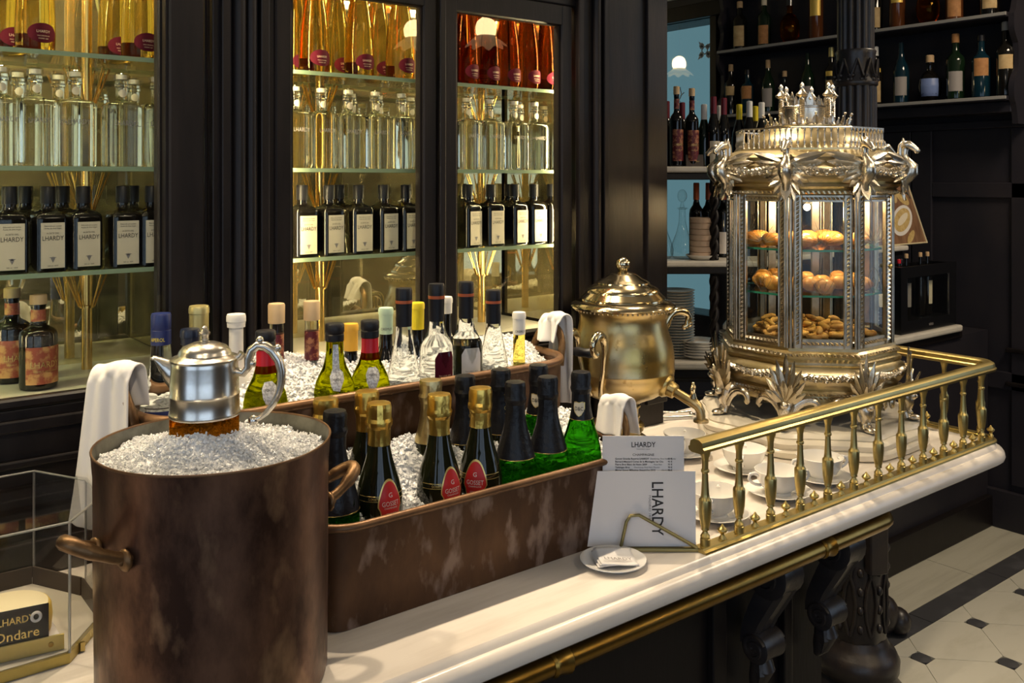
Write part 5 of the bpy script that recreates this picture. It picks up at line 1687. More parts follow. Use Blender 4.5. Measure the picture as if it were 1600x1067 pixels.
tm_.add([(0, -.0065, 0), (0, .0065, 0), (0, .0075, .012), (0, 0, .030), (0, -.0075, .012), (.0025, -.0065, 0), (.0025, .0065, 0), (.0025, .0075, .012), (.0025, 0, .030), (.0025, -.0075, .012)], [(4, 3, 2, 1, 0), (5, 6, 7, 8, 9), (0, 1, 6, 5), (1, 2, 7, 6), (2, 3, 8, 7), (3, 4, 9, 8), (4, 0, 5, 9)])
tm_.ball((.003, 0, .014), .003, 6, 4)
merlon = tm_.mesh('turret_merlon', 'silver', 30)
for k in range(18):
    a = 2 * PI * k / 18
    put(merlon, 'turret_merlon', pc, Matrix.Translation((.0545 * math.cos(a), .0545 * math.sin(a), 1.7215)) @ Matrix.Rotation(a, 4, 'Z') @ Matrix.Scale(1.0 if k % 2 else .72, 4))
sm = MB()
prof = [(.0068, 0), (.0072, .004), (.0050, .007), (.0050, .020)]
for j in range(9):
    prof += [(.0062, .021 + j * .0042), (.0048, .0232 + j * .0042)]
prof += [(.0052, .060), (.0125, .0645), (.0130, .067), (.0085, .071), (.0048, .0765), (.0040, .080), (.0052, .083), (.0050, .087), (.0018, .091), (.0005, .093)]
sm.lathe(prof, 12)
spire_me = sm.mesh('spire', 'silver', 50)
for k in range(6):
    a = 2 * PI * k / 6 + math.radians(213.96 - 70)
    link(spire_me, 'spire', pc, (.0585 * math.cos(a), .0585 * math.sin(a), 1.6785 if k % 1 == 0 else 1.67))

# ---- pastries
def pastry_lump(sx, sy, sz, m_, tw=0, seed=0):
    random.seed(seed)
    m = MB()
    rings = []
    n, mm = 14, 9
    for k in range(mm + 1):
        a = -PI / 2 + PI * k / mm
        cr = max(math.cos(a) ** .8 if math.cos(a) > 0 else 0, .03)
        ring = []
        for i in range(n):
            b = 2 * PI * i / n
            f = 1 + .10 * math.sin(5 * b + k * tw) + random.uniform(-.05, .05)
            ring.append((sx * cr * f * math.cos(b), sy * cr * f * math.sin(b), sz + sz * math.sin(a) * (1 + random.uniform(-.04, .04))))
        rings.append(ring)
    m.loft(rings)
    return m.mesh('pastry', m_, 60)
bun = pastry_lump(.026, .023, .0145, 'pastry_glazed', .7, 3)
puff = pastry_lump(.021, .019, .016, 'pastry_glazed', .9, 4)
ring_m = MB()
ring_m.tube([(.0105 * math.cos(t), .0105 * math.sin(t), .0062) for t in [2 * PI * k / 14 for k in range(14)]], [.0058 + .0008 * math.sin(k * 2.1) for k in range(14)], 8, closed=True)
roll = ring_m.mesh('pastry', 'pastry', 70)
stick = MB(); stick.tube([(-.016, -.002, .006), (-.008, .002, .0065), (.002, .003, .007), (.010, 0, .0065), (.017, -.004, .006)], [.003, .0062, .0068, .0062, .003], 8)
stick_me = stick.mesh('pastry', 'pastry', 70)
random.seed(11)
def pastries(me, n, zlist, rr, label, group, nm, tilt=.0):
    used = []
    for k in range(n):
        for _ in range(200):
            a, r = random.uniform(0, 2 * PI), rr[1] * math.sqrt(random.uniform((rr[0] / rr[1]) ** 2, 1))
            x, y = r * math.cos(a), r * math.sin(a)
            if all(math.hypot(x - u, y - v) > rr[2] for u, v in used):
                break
        used.append((x, y))
        o = link(me, nm, None, (CXc + x, CYc + y, zlist), (random.uniform(-tilt, tilt), random.uniform(-tilt, tilt), random.uniform(0, 6.28)))
        tag(o, label, 'pastry', group)
pastries(bun, 11, 1.4135, (.03, .122, .046), 'glossy golden brown bun on the top glass shelf of the silver case', 'buns on the top shelf of the silver case', 'golden_bun')
pastries(puff, 13, 1.3185, (.03, .125, .040), 'golden puff pastry on the middle glass shelf of the silver case', 'puffs on the middle shelf of the silver case', 'puff_pastry')
pastries(roll, 30, 1.2215, (.02, .135, .0235), 'small ring biscuit on the bottom tray of the silver case', 'ring biscuits in the silver case', 'ring_biscuit')
pastries(stick_me, 26, 1.2335, (.02, .125, .022), 'small twisted pastry stick piled on the ring biscuits in the silver case', 'pastry sticks in the silver case', 'pastry_stick', .35)

# ================================================================== MENU CARDS, PLATE, CUPS
YAW = ANG - PI / 2           # things that face the camera squarely
hx, hy = RD(.196, 1.392)
mh = thing('menu_holder', 'bent gilt wire triangle menu holder standing in front of the white cards', 'menu holder', (hx, hy, 1.0), YAW)
# local frame: +X image right, +Y away from camera
MB().tube([(.082, -.012, .006), (-.005, -.012, .055), (-.018, -.012, .054), (-.024, -.012, .045), (-.033, -.012, .004), (-.031, -.012, .0035), (.080, -.012, .0035), (.084, -.012, .0045)], .0026, 8, closed=True).build('front_wire', 'gilt_wire', mh, 60)
MB().tube([(.082, .012, .006), (-.005, .012, .055), (-.018, .012, .054), (-.033, .012, .004), (.080, .012, .0035), (.084, .012, .0045)], .0026, 8, closed=True).build('back_wire', 'gilt_wire', mh, 60)
MB().box(-.034, .085, -.0145, .0145, .0006, .0032).build('base_plate', 'gilt_wire', mh, 0)
def flat_text(items, y, par, ink):
    m = MB()
    for it in items:
        s, size, x0, z0, sx = it[:5]
        rot = it[5] if len(it) > 5 else 0
        al = it[6] if len(it) > 6 else 'CENTER'
        vs, fs = text2d(s, size, sx, al, it[7] if len(it) > 7 else 0.0)
        out = []
        for a, b in vs:
            if rot == 1: a, b = b, -a
            out.append((x0 + a, y, z0 + b))
        m.add(out, fs)
    return m.build('lettering', ink, par, 0, fix=False)
c1 = MB().box(-.086, .082, -.0045, -.0035, .0045, .1175).build('menu_card', 'card', None, 0)
c1.location = (hx, hy, 1.0); c1.rotation_euler = (-.03, 0, YAW)
tag(c1, 'wide white card reading LHARDY sideways, in the wire holder', 'menu card')
flat_text([('LHARDY', .0245, .0235, .062, .86, 1, 'CENTER', .01)], -.0049, c1, 'ink')
flat_text([('MADRID 1839', .0050, .0125, .062, 1.3, 1)], -.0049, c1, 'ink_grey')
c2 = MB().box(-.058, .066, .0015, .0025, .0045, .169).build('menu_card', 'card', None, 0)
c2.location = (hx, hy, 1.0); c2.rotation_euler = (-.03, 0, YAW)
tag(c2, 'tall white champagne price list card behind the wide LHARDY card', 'menu card')
flat_text([('LHARDY', .0112, .004, .1555, .86, 0, 'CENTER', .012), ('CHAMPAGNE', .0052, .004, .1405, 1.05)], .0011, c2, 'ink')
flat_text([('MADRID 1839', .0028, .004, .1490, 1.2)], .0011, c2, 'ink_grey')
rows = [('Gosset Grande Reserve LHARDY', 'Chardonnay, Pinot Noir, Meunier', '80 €'), ('Bernard-Massard Cuvee de la Montagne 1er Cru', '', '95 €'), ('Pierre Brut Blanc de Noirs 2009', 'Pinot Noir', '75 €'), ('Taittinger Brut', 'Chardonnay, Pinot Noir, Meunier', '70 €'), ('Michel Gonet Millesime Grand Cru 2015', 'Chardonnay', '90 €')]
it, pr = [], []
for k, (a, b, c) in enumerate(rows):
    z = .1345 - .0043 * k
    it.append((a, .0037, -.039, z, 1.0, 0, 'LEFT', .02))
    if b: it.append((b, .0029, -.039 + .0019 * len(a), z, 1.0, 0, 'LEFT'))
    it.append((c, .0035, .048, z, 1.0, 0, 'RIGHT', .02))
flat_text(it, .0011, c2, 'ink')

plx, ply = RD((958 - 800) / FPX * 1.335, 1.335)
PLATE = [(.020, 0), (.027, .0005), (.027, .0018), (.034, .003), (.046, .0065), (.0485, .0078), (.0482, .0088), (.045, .008), (.034, .0045), (.026, .0028), (0, .0026)]
np_ = thing('small_plate', 'small white porcelain plate under the folded napkins before the menu cards', 'plate', (plx, ply, 1.0003))
m = MB(); m.lathe(PLATE, 48, cap=False); m.lathe([(.020, 0), (0, 0)], 48, cap=False); m.build('dish', 'porcelain', np_, 60)
nk = thing('paper_napkins', 'folded white paper napkins printed LHARDY lying on the small plate', 'napkin', (plx, ply, 1.0032), YAW + .12)
for k in range(3):
    m = MB()
    def fn(u, v, k=k):
        x, y = (u - .5) * .054 + .002 * k, (v - .5) * .052 - .002 * k
        return (x, y, .0022 + k * .0022 + .0020 * math.sin(u * 3 + k) + .0035 * (v - .4) ** 2 * 4 + (.004 * (1 - abs(u - .5) * 2) * max(0, v - .5)))
    m.grid(fn, 12, 12)
    n_ = m.build('napkin_fold', 'cloth', nk, 60, fix=False, solid=.0012)
mt = MB()
vs, fs = text2d('LHARDY', .0125, .86, 'CENTER', .01)
mt.add([(a + .004, b - .0135, .0110 + .002 * math.sin((a / .054 + .5) * 3 + 2)) for a, b in vs], fs)
vs, fs = text2d('MADRID 1839', .0032, 1.1)
mt.add([(a + .004, b - .0205, .0120 + .002 * math.sin((a / .054 + .5) * 3 + 2)) for a, b in vs], fs)
mt.build('lettering', 'ink_grey', nk, 0, fix=False)

# two-handled consomme cups on saucers
CUP = [(.0, .0), (.021, .0), (.021, .0035), (.0195, .0045), (.030, .012), (.0375, .024), (.0405, .036), (.0425, .0415), (.0415, .0420), (.0392, .036), (.0362, .025), (.029, .0145), (.018, .0075), (0, .0065)]
SAU = [(.0, .0008), (.022, 0), (.026, .0008), (.026, .0025), (.040, .0065), (.0555, .0115), (.0565, .0125), (.0555, .0128), (.040, .0085), (.025, .0050), (0, .0045)]
def cup_set(lab, X, Y, rz, s_=1.0):
    sc = thing('saucer', f'white porcelain saucer {lab}', 'saucer', (X, Y, 1.0004), rz, 'white saucers behind the railing')
    m = MB(); m.lathe(SAU, 48, cap=False, mod=lambda a, z: 1 + .012 * abs(math.sin(6 * a)) * (1 if z > .006 else 0)); m.build('dish', 'porcelain', sc, 60)
    c = thing('consomme_cup', f'white two-handled consomme cup {lab}', 'cup', (X, Y, 1.0052), rz, 'white cups behind the railing')
    m = MB(); m.lathe(CUP, 48, cap=False); m.build('bowl', 'porcelain', c, 60)
    for s2 in (-1, 1):
        m = MB(); m.tube([(s2 * .038, 0, .033), (s2 * .046, 0, .0375), (s2 * .054, 0, .036), (s2 * .0565, 0, .029), (s2 * .052, 0, .022), (s2 * .044, 0, .018), (s2 * .034, 0, .016)], [.0032, .0034, .0032, .003, .0028, .0028, .003], 8)
        m.build('handle', 'porcelain', c, 60)
cup_set('nearest the menu cards', 1.203, .985, .55)
cup_set('second along behind the brass balusters', 1.375, .983, -.5)
cup_set('third along, beside the marble plinth', 1.503, .985, -.45)
cup_set('at the back, behind the second one', 1.435, 1.105, .6)
cup_set('at the back beside the brass urn foot', 1.425, 1.245, .7)
# silver tongs at the back of the counter
tg = thing('pastry_tongs', 'silver pastry tongs lying at the back of the counter left of the plinth', 'tongs', (1.625, 1.452, 1.001), YAW + .18)
for s_, dz in ((-1, 0), (1, .006)):
    MB().tube([(-.062, s_ * .010, .006 + dz), (-.056, s_ * .012, .011 + dz), (-.040, s_ * .012, .009 + dz), (-.010, s_ * .008, .007 + dz), (.02, s_ * .007, .006 + dz), (.045, s_ * .009, .007 + dz)], [.004, .0045, .004, .0035, .0035, .004], 8, flat=.6).build('arm', 'steel', tg, 60)
m = MB()
for k in range(5): m.ball((.045 + k * .008, .004 * (-1) ** k, .008), .0062, 8, 5, sz=.7)
m.build('ornament', 'steel', tg, 60)

# ================================================================== CHEESE BOX AT THE LEFT EDGE
cb_ = thing('cheese_display_box', 'clear acrylic display box on a brass base at the left edge of the counter', 'display box', (0, 0, 1.0))
op = [(-.06, 1.150), (.255, 1.150), (.309, 1.222), (.309, 1.30), (.263, 1.385), (-.06, 1.385)]
zt_ = .163
m = MB(); m.loft([[(x, y, .0005) for x, y in op], [(x, y, .010) for x, y in op], [(x, y, .012) for x, y in op]]); m.build('base', 'gold_box', cb_, 0)
m = MB(); ins = [(-.055, 1.155), (.253, 1.155), (.304, 1.224), (.304, 1.298), (.260, 1.380), (-.055, 1.380)]
m.loft([[(x, y, .0122) for x, y in ins], [(x, y, .0128) for x, y in ins]]); m.build('board', 'marble_shelf', cb_, 0)
for i in range(5):
    (x0, y0), (x1, y1) = op[i], op[(i + 1)]
    d = Vector((x1 - x0, y1 - y0)); L = d.length; d.normalize(); n_ = Vector((-d.y, d.x))
    S = Matrix(((d.x, n_.x, 0, x0), (d.y, n_.y, 0, y0), (0, 0, 1, 0), (0, 0, 0, 1)))
    w_ = MB().box(.0015, L - .0015, 0, .003, .012, zt_, M=S).build('wall', 'acrylic', cb_, 0)
    MB().tube([tuple(S @ Vector((0, .0015, zt_))), tuple(S @ Vector((L, .0015, zt_)))], .0014, 6).build('edge', 'acrylic_edge', w_, 60)
    MB().tube([tuple(S @ Vector((L, .0015, .012))), tuple(S @ Vector((L, .0015, zt_)))], .0016, 6).build('edge', 'acrylic_edge', w_, 60)
m = MB(); m.loft([[(x, y, zt_) for x, y in op], [(x, y, zt_ + .003) for x, y in op]]); m.build('lid', 'acrylic', cb_, 0)
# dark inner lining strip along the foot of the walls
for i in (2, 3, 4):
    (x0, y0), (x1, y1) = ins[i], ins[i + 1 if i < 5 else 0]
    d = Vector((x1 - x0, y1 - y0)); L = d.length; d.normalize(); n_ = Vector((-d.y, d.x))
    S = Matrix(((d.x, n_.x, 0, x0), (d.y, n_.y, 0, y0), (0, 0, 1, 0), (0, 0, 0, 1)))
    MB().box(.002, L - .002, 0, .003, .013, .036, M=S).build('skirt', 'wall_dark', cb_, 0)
for px_, tz in ((.262, .004),):
    MB().box(.2705, .2755, 1.168, 1.172, .0015, .0115).build('brass_clip', 'brass', cb_, 0)
# sign holder and sign
sh = thing('cheese_sign', 'black card sign reading LHARDY Ondare in a brass strip', 'sign', (.187, 1.176, 1.0132), math.radians(-9))
MB().box(-.10, .066, -.004, -.001, .0, .018).build('brass_strip', 'gold_box', sh, 0, bevel=.0006)
for x in (.052, -.06):
    MB().lathe([(.003, 0), (.0028, .0015), (.001, .002)], 12, M=Matrix.Translation((x, -.004, .009)) @ Matrix.Rotation(PI / 2, 4, 'X')).build('screw', 'brass_dark', sh, 60)
sc_ = MB().box(-.085, .050, -.0005, .001, .002, .056).build('card', 'sign_black', sh, 0, bevel=.002)
flat_text([('LHARDY', .0115, .0165, .0430, .86, 0, 'CENTER', .01), ('Ondare', .0155, .0175, .0260, .95, 0, 'CENTER', .006)], -.0012, sc_, 'gold_ink')
rg = MB(); rg.tube([(.0370 + .0045 * math.cos(t), -.0018, .0435 + .0050 * math.sin(t)) for t in [2 * PI * k / 18 for k in range(18)]], .0017, 8, closed=True); rg.build('price_ring', 'label_white', sc_, 60)
s2 = thing('cheese_sign', 'second black card sign with gold letters further back in the acrylic box', 'sign', (.13, 1.30, 1.0132), math.radians(-4))
c_ = MB().box(-.08, .060, -.0005, .001, .002, .055).build('card', 'sign_black', s2, 0, bevel=.002)
MB().box(-.08, .05, .0012, .012, .0002, .004).build('card_foot', 'sign_black', s2, 0)
flat_text([('LHARDY', .015, .012, .043, .86, 0, 'CENTER', .01)], -.0012, c_, 'gold_ink')
ch = thing('cheese_wheel', 'pale yellow rinded cheese wheel behind the Ondare sign', 'cheese', (.205, 1.236, 1.0132))
m = MB(); m.lathe([(.044, 0), (.0475, .004), (.0485, .018), (.0475, .031), (.045, .035)], 40); m.build('rind', 'cheese_rind', ch, 60)
m = MB(); m.lathe([(.0440, .0351), (.043, .0362), (0, .0368)], 40, cap=False); m.build('top_face', 'cheese', ch, 60)
pap = MB(); pap.grid(lambda u, v: (.170 + .085 * u, 1.178 + .10 * v, 1.0136 + .002 * math.sin(u * 7) * v), 10, 8)
po = pap.build('waxed_paper', 'card', None, 60, fix=False, solid=.0004); tag(po, 'sheet of white paper under the cheese wheel in the acrylic box', 'paper')

# ================================================================== IRON COLUMN
colx, coly = RD((1337 - 800) / FPX * 2.75, 2.75)
cl = thing('iron_column', 'fluted black cast iron column behind the silver pastry case', 'column', (colx, coly, 0))
def flute_mod(n, amp):
    return lambda a, z: 1 - amp * (0.5 + .5 * math.cos(n * a)) ** 3
m = MB(); m.lathe([(.053, 1.93), (.053, 3.15)], 96, mod=flute_mod(14, .14)); m.build('upper_shaft', 'iron', cl, 50)
m = MB(); m.lathe([(.062, 0.62), (.060, 1.82), (.059, 1.84)], 96, mod=flute_mod(14, .12)); m.build('lower_shaft', 'iron', cl, 50)
m = MB(); m.lathe([(.058, 1.835), (.063, 1.84), (.063, 1.85), (.058, 1.86), (.056, 1.93), (.0585, 1.94), (.056, 1.945)], 48)
for k in range(10):
    a0 = 2 * PI * k / 10
    pth = []
    for j in range(9):
        t = j / 8
        a = a0 + 2 * PI / 10 * t
        z = 1.915 - .06 * (1 - abs(2 * t - 1))
        pth.append((.0625 * math.cos(a), .0625 * math.sin(a), z))
    m.tube(pth, .0045, 6)
    for j in range(4):
        a = a0 + 2 * PI / 10 * (.5 + .12 * (j - 1.5)); m.ball((.060 * math.cos(a), .060 * math.sin(a), 1.855 + .012 * (j % 2)), .0065, 6, 5)
m.build('collar', 'iron', cl, 50)
m = MB(); m.lathe([(.082, .20), (.086, .22), (.084, .40), (.080, .52), (.070, .60), (.066, .63)], 72, mod=lambda a, z: 1 + .025 * math.sin(9 * a) * math.sin(z * 40))
for k in range(9):
    a = 2 * PI * k / 9
    for s_ in (-1, 1):
        pth = [(.088 * math.cos(a + s_ * q_), .088 * math.sin(a + s_ * q_), z) for q_, z in ((.02, .23), (.14, .27), (.20, .32), (.14, .37), (.03, .40), (.06, .43), (.15, .47), (.08, .51))]
        m.tube(pth, .005, 6)
    for j in range(5):
        m.ball((.086 * math.cos(a + .35), .086 * math.sin(a + .35), .25 + .055 * j), .010, 7, 5, sz=1.4)
m.build('carved_drum', 'iron', cl, 50)
m = MB(); m.lathe([(.150, 0), (.150, .035), (.140, .05), (.118, .075), (.112, .09), (.110, .095), (.122, .11), (.124, .14), (.112, .165), (.098, .175), (.092, .19), (.084, .205)], 64); m.build('base', 'iron', cl, 50)
sq = MB(); sq.box(-.03, .03, -.115, -.085, .42, .95, ch=.004); 
sq2 = sq.build('pilaster_strip', 'iron', cl, 40); sq2.rotation_euler = (0, 0, YAW + .25)
ft = thing('shoe_shaped_foot', 'dark rounded iron foot resting on the floor beside the column base', 'furniture foot', (*RD((1404 - 800) / FPX * 3.15, 3.15), 0), YAW)
m = MB(); m.ball((0, 0, .045), .045, 14, 9, sx=.9, sz=1.0); m.ball((-.05, 0, .07), .05, 14, 9, sz=1.3); m.build('foot', 'iron', ft, 60)

# ================================================================== BACK BAR (diagonal corner and right wing)
A = RD(.30, 3.15); B = RD(.90, 3.15)
def plan(front_off=0.0, xend=3.96, depth=.24, yw=1.9, bx=None):
    a = RD(.30, 3.15 + front_off); b = RD(.90 if bx is None else bx, 3.15 + front_off)
    y0 = yw + front_off
    bX = b[0]
    a2 = RD(.30, 3.15 + depth); b2 = RD(.97, 3.15 + depth)
    return [a, (bX, max(b[1], y0) if False else y0), (xend, y0), (xend, yw + depth), (b2[0], yw + depth), a2]
bb = thing('back_bar', 'dark back bar with pale marble shelves in the corner behind the urn and case', 'shelf unit')
m = MB(); m.prism(plan(.03, 4.26), 0.02, .88); m.build('base_cabinet', 'dark_panel', bb, 0)
m = MB(); m.prism(plan(.005, 4.27), 0.0, .14); m.build('plinth', 'black_wood', bb, 0, bevel=.006)
m = MB(); m.prism(plan(.018, 4.0), .872, .905); m.build('shelf_moulding', 'black_wood', bb, 0, bevel=.006)
MB().prism(plan(0, 3.967), .906, .934).build('marble_shelf', 'marble_shelf', bb, 0, bevel=.008)
Mr = Matrix(((SA, CA, 0, 0), (-CA, SA, 0, 0), (0, 0, 1, 0), (0, 0, 0, 1)))   # local x = image right, y = depth
def rdbox(nm, r0, r1, d0, d1, z0, z1, mt_, bev=.004):
    return MB().box(r0, r1, d0, d1, z0, z1, M=Mr).build(nm, mt_, bb, 0, bevel=bev)
for z, mh_ in ((1.279, .03), (1.604, .03)):
    rdbox('marble_shelf', .30, .94, 3.15, 3.36, z - .021, z, 'marble_shelf', .006)
    rdbox('shelf_moulding', .31, .93, 3.16, 3.35, z - .046, z - .0215, 'black_wood', .004)
rdbox('end_post', .30, .335, 3.30, 3.34, .934, 1.24, 'black_wood'); rdbox('end_post', .30, .335, 3.30, 3.34, 1.28, 1.56, 'black_wood')
# raised frame of the panel below the lowest shelf
for r0, r1, z0, z1 in ((.47, .90, .80, .815), (.47, .485, .45, .80), (.47, .90, .86, .872)):
    rdbox('panel_moulding', r0, r1, 3.168, 3.181, z0, z1, 'black_wood', .003)
# wing shelves
MB().box(2.95, 3.757, 2.03, 2.18, 1.256, 1.277).build('marble_shelf', 'marble_shelf', bb, 0, bevel=.006)
MB().box(2.95, 3.50, 2.03, 2.18, 1.575, 1.596).build('marble_shelf', 'marble_shelf', bb, 0, bevel=.006)
MB().box(2.95, 3.74, 2.05, 2.17, 1.236, 1.2555).build('shelf_moulding', 'black_wood', bb, 0)
MB().box(2.95, 3.49, 2.05, 2.17, 1.555, 1.5745).build('shelf_moulding', 'black_wood', bb, 0)
for x in (2.97, 3.45):
    MB().box(x, x + .03, 2.12, 2.15, .934, 1.556).build('end_post', 'black_wood', bb, 0)
# barley-twist post between the shelves
tw = MB()
r0_, d0_ = (1117 - 800) / FPX * 3.17, 3.17
for s_ in (0, PI):
    tw.tube([tuple(Mr @ Vector((r0_ + .008 * math.cos(k * .42 + s_), d0_ + .012 + .008 * math.sin(k * .42 + s_), 1.281 + k * .00685))) for k in range(41)], .0095, 8)
tw.build('twisted_post', 'black_wood', bb, 60)
tw = MB()
for s_ in (0, PI):
    tw.tube([tuple(Mr @ Vector((r0_ + .008 * math.cos(k * .42 + s_), d0_ + .012 + .008 * math.sin(k * .42 + s_), .936 + k * .0073))) for k in range(41)], .0095, 8)
tw.build('twisted_post', 'black_wood', bb, 60)

def at_r(px, d): return RD((px - 800) / FPX * d, d)
# bottles on the top marble shelf
ZT3 = 1.6045
def rb(px, d): x, y = at_r(px, d); return x, y
gk = 'bottles on the top marble shelf of the back bar'
for px, d, top, lb in ((1057, 3.19, 135, 'tall red bottle with wooden stopper and paisley label, left one on back bar'), (1081, 3.19, 138, 'tall red bottle with wooden stopper and paisley label, right one on back bar')):
    x, y = rb(px, d); tall_red('vermouth_bottle', lb, (x, y, ZT3), EYE - (top - HY) * d / FPX - ZT3, 'dark_glass', 'label_paisley_dark', -.35, group=gk, R=.0235)
def far_bottle(name, lab, loc, H, R, glass, cap, capfrac=.2, label=None, lz=(.2, .5), style=0, group=None, lw=1.5, rz=0.0, neck=.36):
    """small distant bottle: style 0 bordeaux, 1 burgundy/champagne slope, 2 round flask, 3 tall slim, 4 box"""
    shapes = {0: [(.8, 0), (1, .015), (1, .58), (.9, .64), (.5, .70), (neck, .76), (neck * .95, .98)],
              1: [(.8, 0), (1, .015), (1, .45), (.9, .55), (.65, .66), (.42, .76), (neck, .84), (neck, .98)],
              2: [(.5, 0), (.62, .02), (.9, .15), (1, .32), (.9, .48), (.6, .60), (.30, .66), (.26, .80), (.30, .82), (.30, .84)],
              3: [(.8, 0), (1, .015), (1, .50), (.85, .60), (.5, .70), (.34, .80), (.28, .98)],
              4: [(.95, 0), (1, .01), (1, .86), (.6, .90), (.5, .93), (.5, .98)]}
    P = [(r * R, z * H) for r, z in shapes[style]]
    caps = []
    if cap:
        rr = interp(P, H * (1 - capfrac * .5)) * 1.12 + .0006
        caps = [('cap', [(rr * 1.02, H * (1 - capfrac)), (rr, H * .99), (rr * .8, H)], cap)]
    labs = []
    if label:
        for L_ in (label if isinstance(label, list) else [(label, lz)]):
            labs.append(dict(outline=rect_outline(R * lw, L_[1][0] * H, L_[1][1] * H), mat=L_[0], yaw=0))
    return round_bottle(name, lab, 'bottle', loc, P, glass, caps=caps, labels=labs, group=group, n=20, rz=rz)
for px, d, top, capm, st, lb in ((1042, 3.27, 158, 'maroon_cap', 0, 'dark bottle with maroon capsule, leftmost behind the paisley bottles'), (1066, 3.28, 160, 'maroon_cap', 0, 'dark bottle with maroon capsule between the two paisley bottles'),
        (1100, 3.22, 163, 'white_cap', 1, 'green bottle with white capsule right of the paisley bottles'), (1115, 3.19, 151, 'maroon_cap', 1, 'dark burgundy bottle with maroon capsule, left of a pair'), (1131, 3.20, 153, 'maroon_cap', 1, 'dark burgundy bottle with maroon capsule, right of a pair'),
        (1124, 3.29, 165, 'white_cap', 1, 'bottle with white capsule between the maroon capsules'), (1155, 3.22, 163, 'yellow_cap', 1, 'bottle with yellow foil left of the white capsules'), (1171, 3.19, 158, 'white_cap', 1, 'bottle with white capsule beside the yellow foil'),
        (1180, 3.27, 166, 'yellow_cap', 1, 'bottle with yellow foil half hidden between white capsules'), (1190, 3.20, 160, 'white_cap', 1, 'bottle with white capsule nearest the crown of the silver case')):
    x, y = rb(px, d)
    far_bottle('wine_bottle', lb, (x, y, ZT3), EYE - (top - HY) * d / FPX - ZT3, .0245, 'bottle_green' if 'green' in lb else 'dark_glass', capm, .26, 'label_cream' if px in (1115, 1131) else None, (.05, .36), st, gk, rz=YAW)
x, y = rb(1086, 3.165)
sg = thing('small_sign', 'small dark card sign leaning before the paisley bottles on the marble shelf', 'sign', (x, y, ZT3), YAW)
M1 = Matrix.Rotation(-.25, 4, 'X')
c_ = MB().box(-.03, .03, 0, .002, 0, .042, M=M1).build('card', 'wall_dark', sg, 0)
m = MB()
for k, wd in ((0, .012), (1, .022)):
    vs, fs = text2d(('MADRID', 'VERMUT LHARDY')[k], .006, .7); m.add([tuple(M1 @ Vector((a, -.0005, .033 - .016 * k + b))) for a, b in vs], fs)
m.build('lettering', 'gold_ink', c_, 0, fix=False)
# middle shelf: decanters, stacked cups, wine bottles
ZM = 1.2795
DEC = [(.010, 0), (.030, .002), (.040, .014), (.041, .03), (.033, .055), (.020, .085), (.0125, .115), (.0105, .150), (.0115, .156), (.019, .158), (.019, .160), (.0105, .162)]
for px, d, lb, sx in ((1034, 3.24, 'glass decanter partly hidden by the cabinet pilaster', 1.0), (1066, 3.235, 'slender glass decanter with flat round stopper on the middle marble shelf', 1.0)):
    x, y = rb(px, d)
    t = round_bottle('decanter', lb, 'decanter', (x, y, ZM), [(r * sx, z * 1.12) for r, z in DEC], 'clear_bottle', group='decanters on the back bar')
    m = MB(); m.tube([(0, 0, .179), (0, 0, .20)], [.008, .004], 10); m.ball((0, 0, .222), .0225, 16, 10, sy=.45); m.build('stopper', 'clear_bottle', t, 60)
x, y = rb(1097, 3.22)
o = thing('white_saucer', 'white dish under the stack of ribbed cups on the middle marble shelf', 'saucer', (x, y, ZM), 0)
m = MB(); m.lathe([(.035, 0), (.040, .001), (.056, .013), (.058, .0165), (.056, .0165), (.040, .005), (0, .004)], 36); m.build('dish', 'porcelain', o, 60)
cupm = MB(); cupm.lathe([(.0395, 0), (.0425, .002), (.0435, .017), (.0440, .0195), (.042, .020)], 32)
cme = cupm.mesh('ribbed_cup', 'tan_cup', 50)
for k in range(7):
    o = link(cme, 'ribbed_cup', None, (x + .0008 * math.sin(k * 2), y, ZM + .0055 + .0202 * k))
    tag(o, f'{ORD[k]} tan ribbed cup from the bottom of the stack on the white dish', 'cup', 'stack of ribbed cups')
for px, d, lb in ((1088, 3.315, 'dark wine bottle with copper capsule, left one behind the ribbed cups'), (1107, 3.315, 'dark wine bottle with copper capsule, middle one behind the ribbed cups'), (1130, 3.315, 'dark wine bottle with copper capsule, right one beside the silver case')):
    x2, y2 = rb(px, d)
    far_bottle('wine_bottle', lb, (x2, y2, ZM), .268, .026, 'dark_glass', 'orange_foil', .23, 'label_white', (.05, .34), 0, 'wine bottles on the middle shelf', rz=YAW)
# lowest shelf: plate stacks
ZL = .9345
pm_ = MB(); pm_.lathe([(.045, 0), (.050, .0005), (.064, .007), (.066, .009), (.064, .0095), (.048, .003), (0, .0025)], 40)
pme = pm_.mesh('side_plate', 'plate_old', 60)
x, y = rb(1056, 3.255)
for k in range(24):
    o = link(pme, 'side_plate', None, (x + .0006 * math.sin(k * 1.7), y + .0006 * math.cos(k * 2.3), ZL + .0098 * k))
    tag(o, f'{ORD[k]} old white side plate from the bottom of the tall stack behind the urn', 'plate', 'tall stack of side plates')
pw = MB(); pw.lathe([(.040, 0), (.046, .001), (.0625, .010), (.0665, .014), (.0645, .0145), (.045, .004), (0, .003)], 40)
pwe = pw.mesh('white_bowl', 'porcelain', 60)
x, y = rb(1085, 3.222)
x, y = RD((1088 - 800) / FPX * 3.215 + .0, 3.215)
x3, y3 = RD(.775, 3.228)
for k in range(6):
    o = link(pwe, 'white_bowl', None, (RD(.655, 3.226)[0] + .0005 * k, RD(.655, 3.226)[1], ZL + .0095 * k))
    tag(o, f'{ORD[k]} white shallow bowl from the bottom of the low stack by the plates', 'bowl', 'low stack of white bowls')
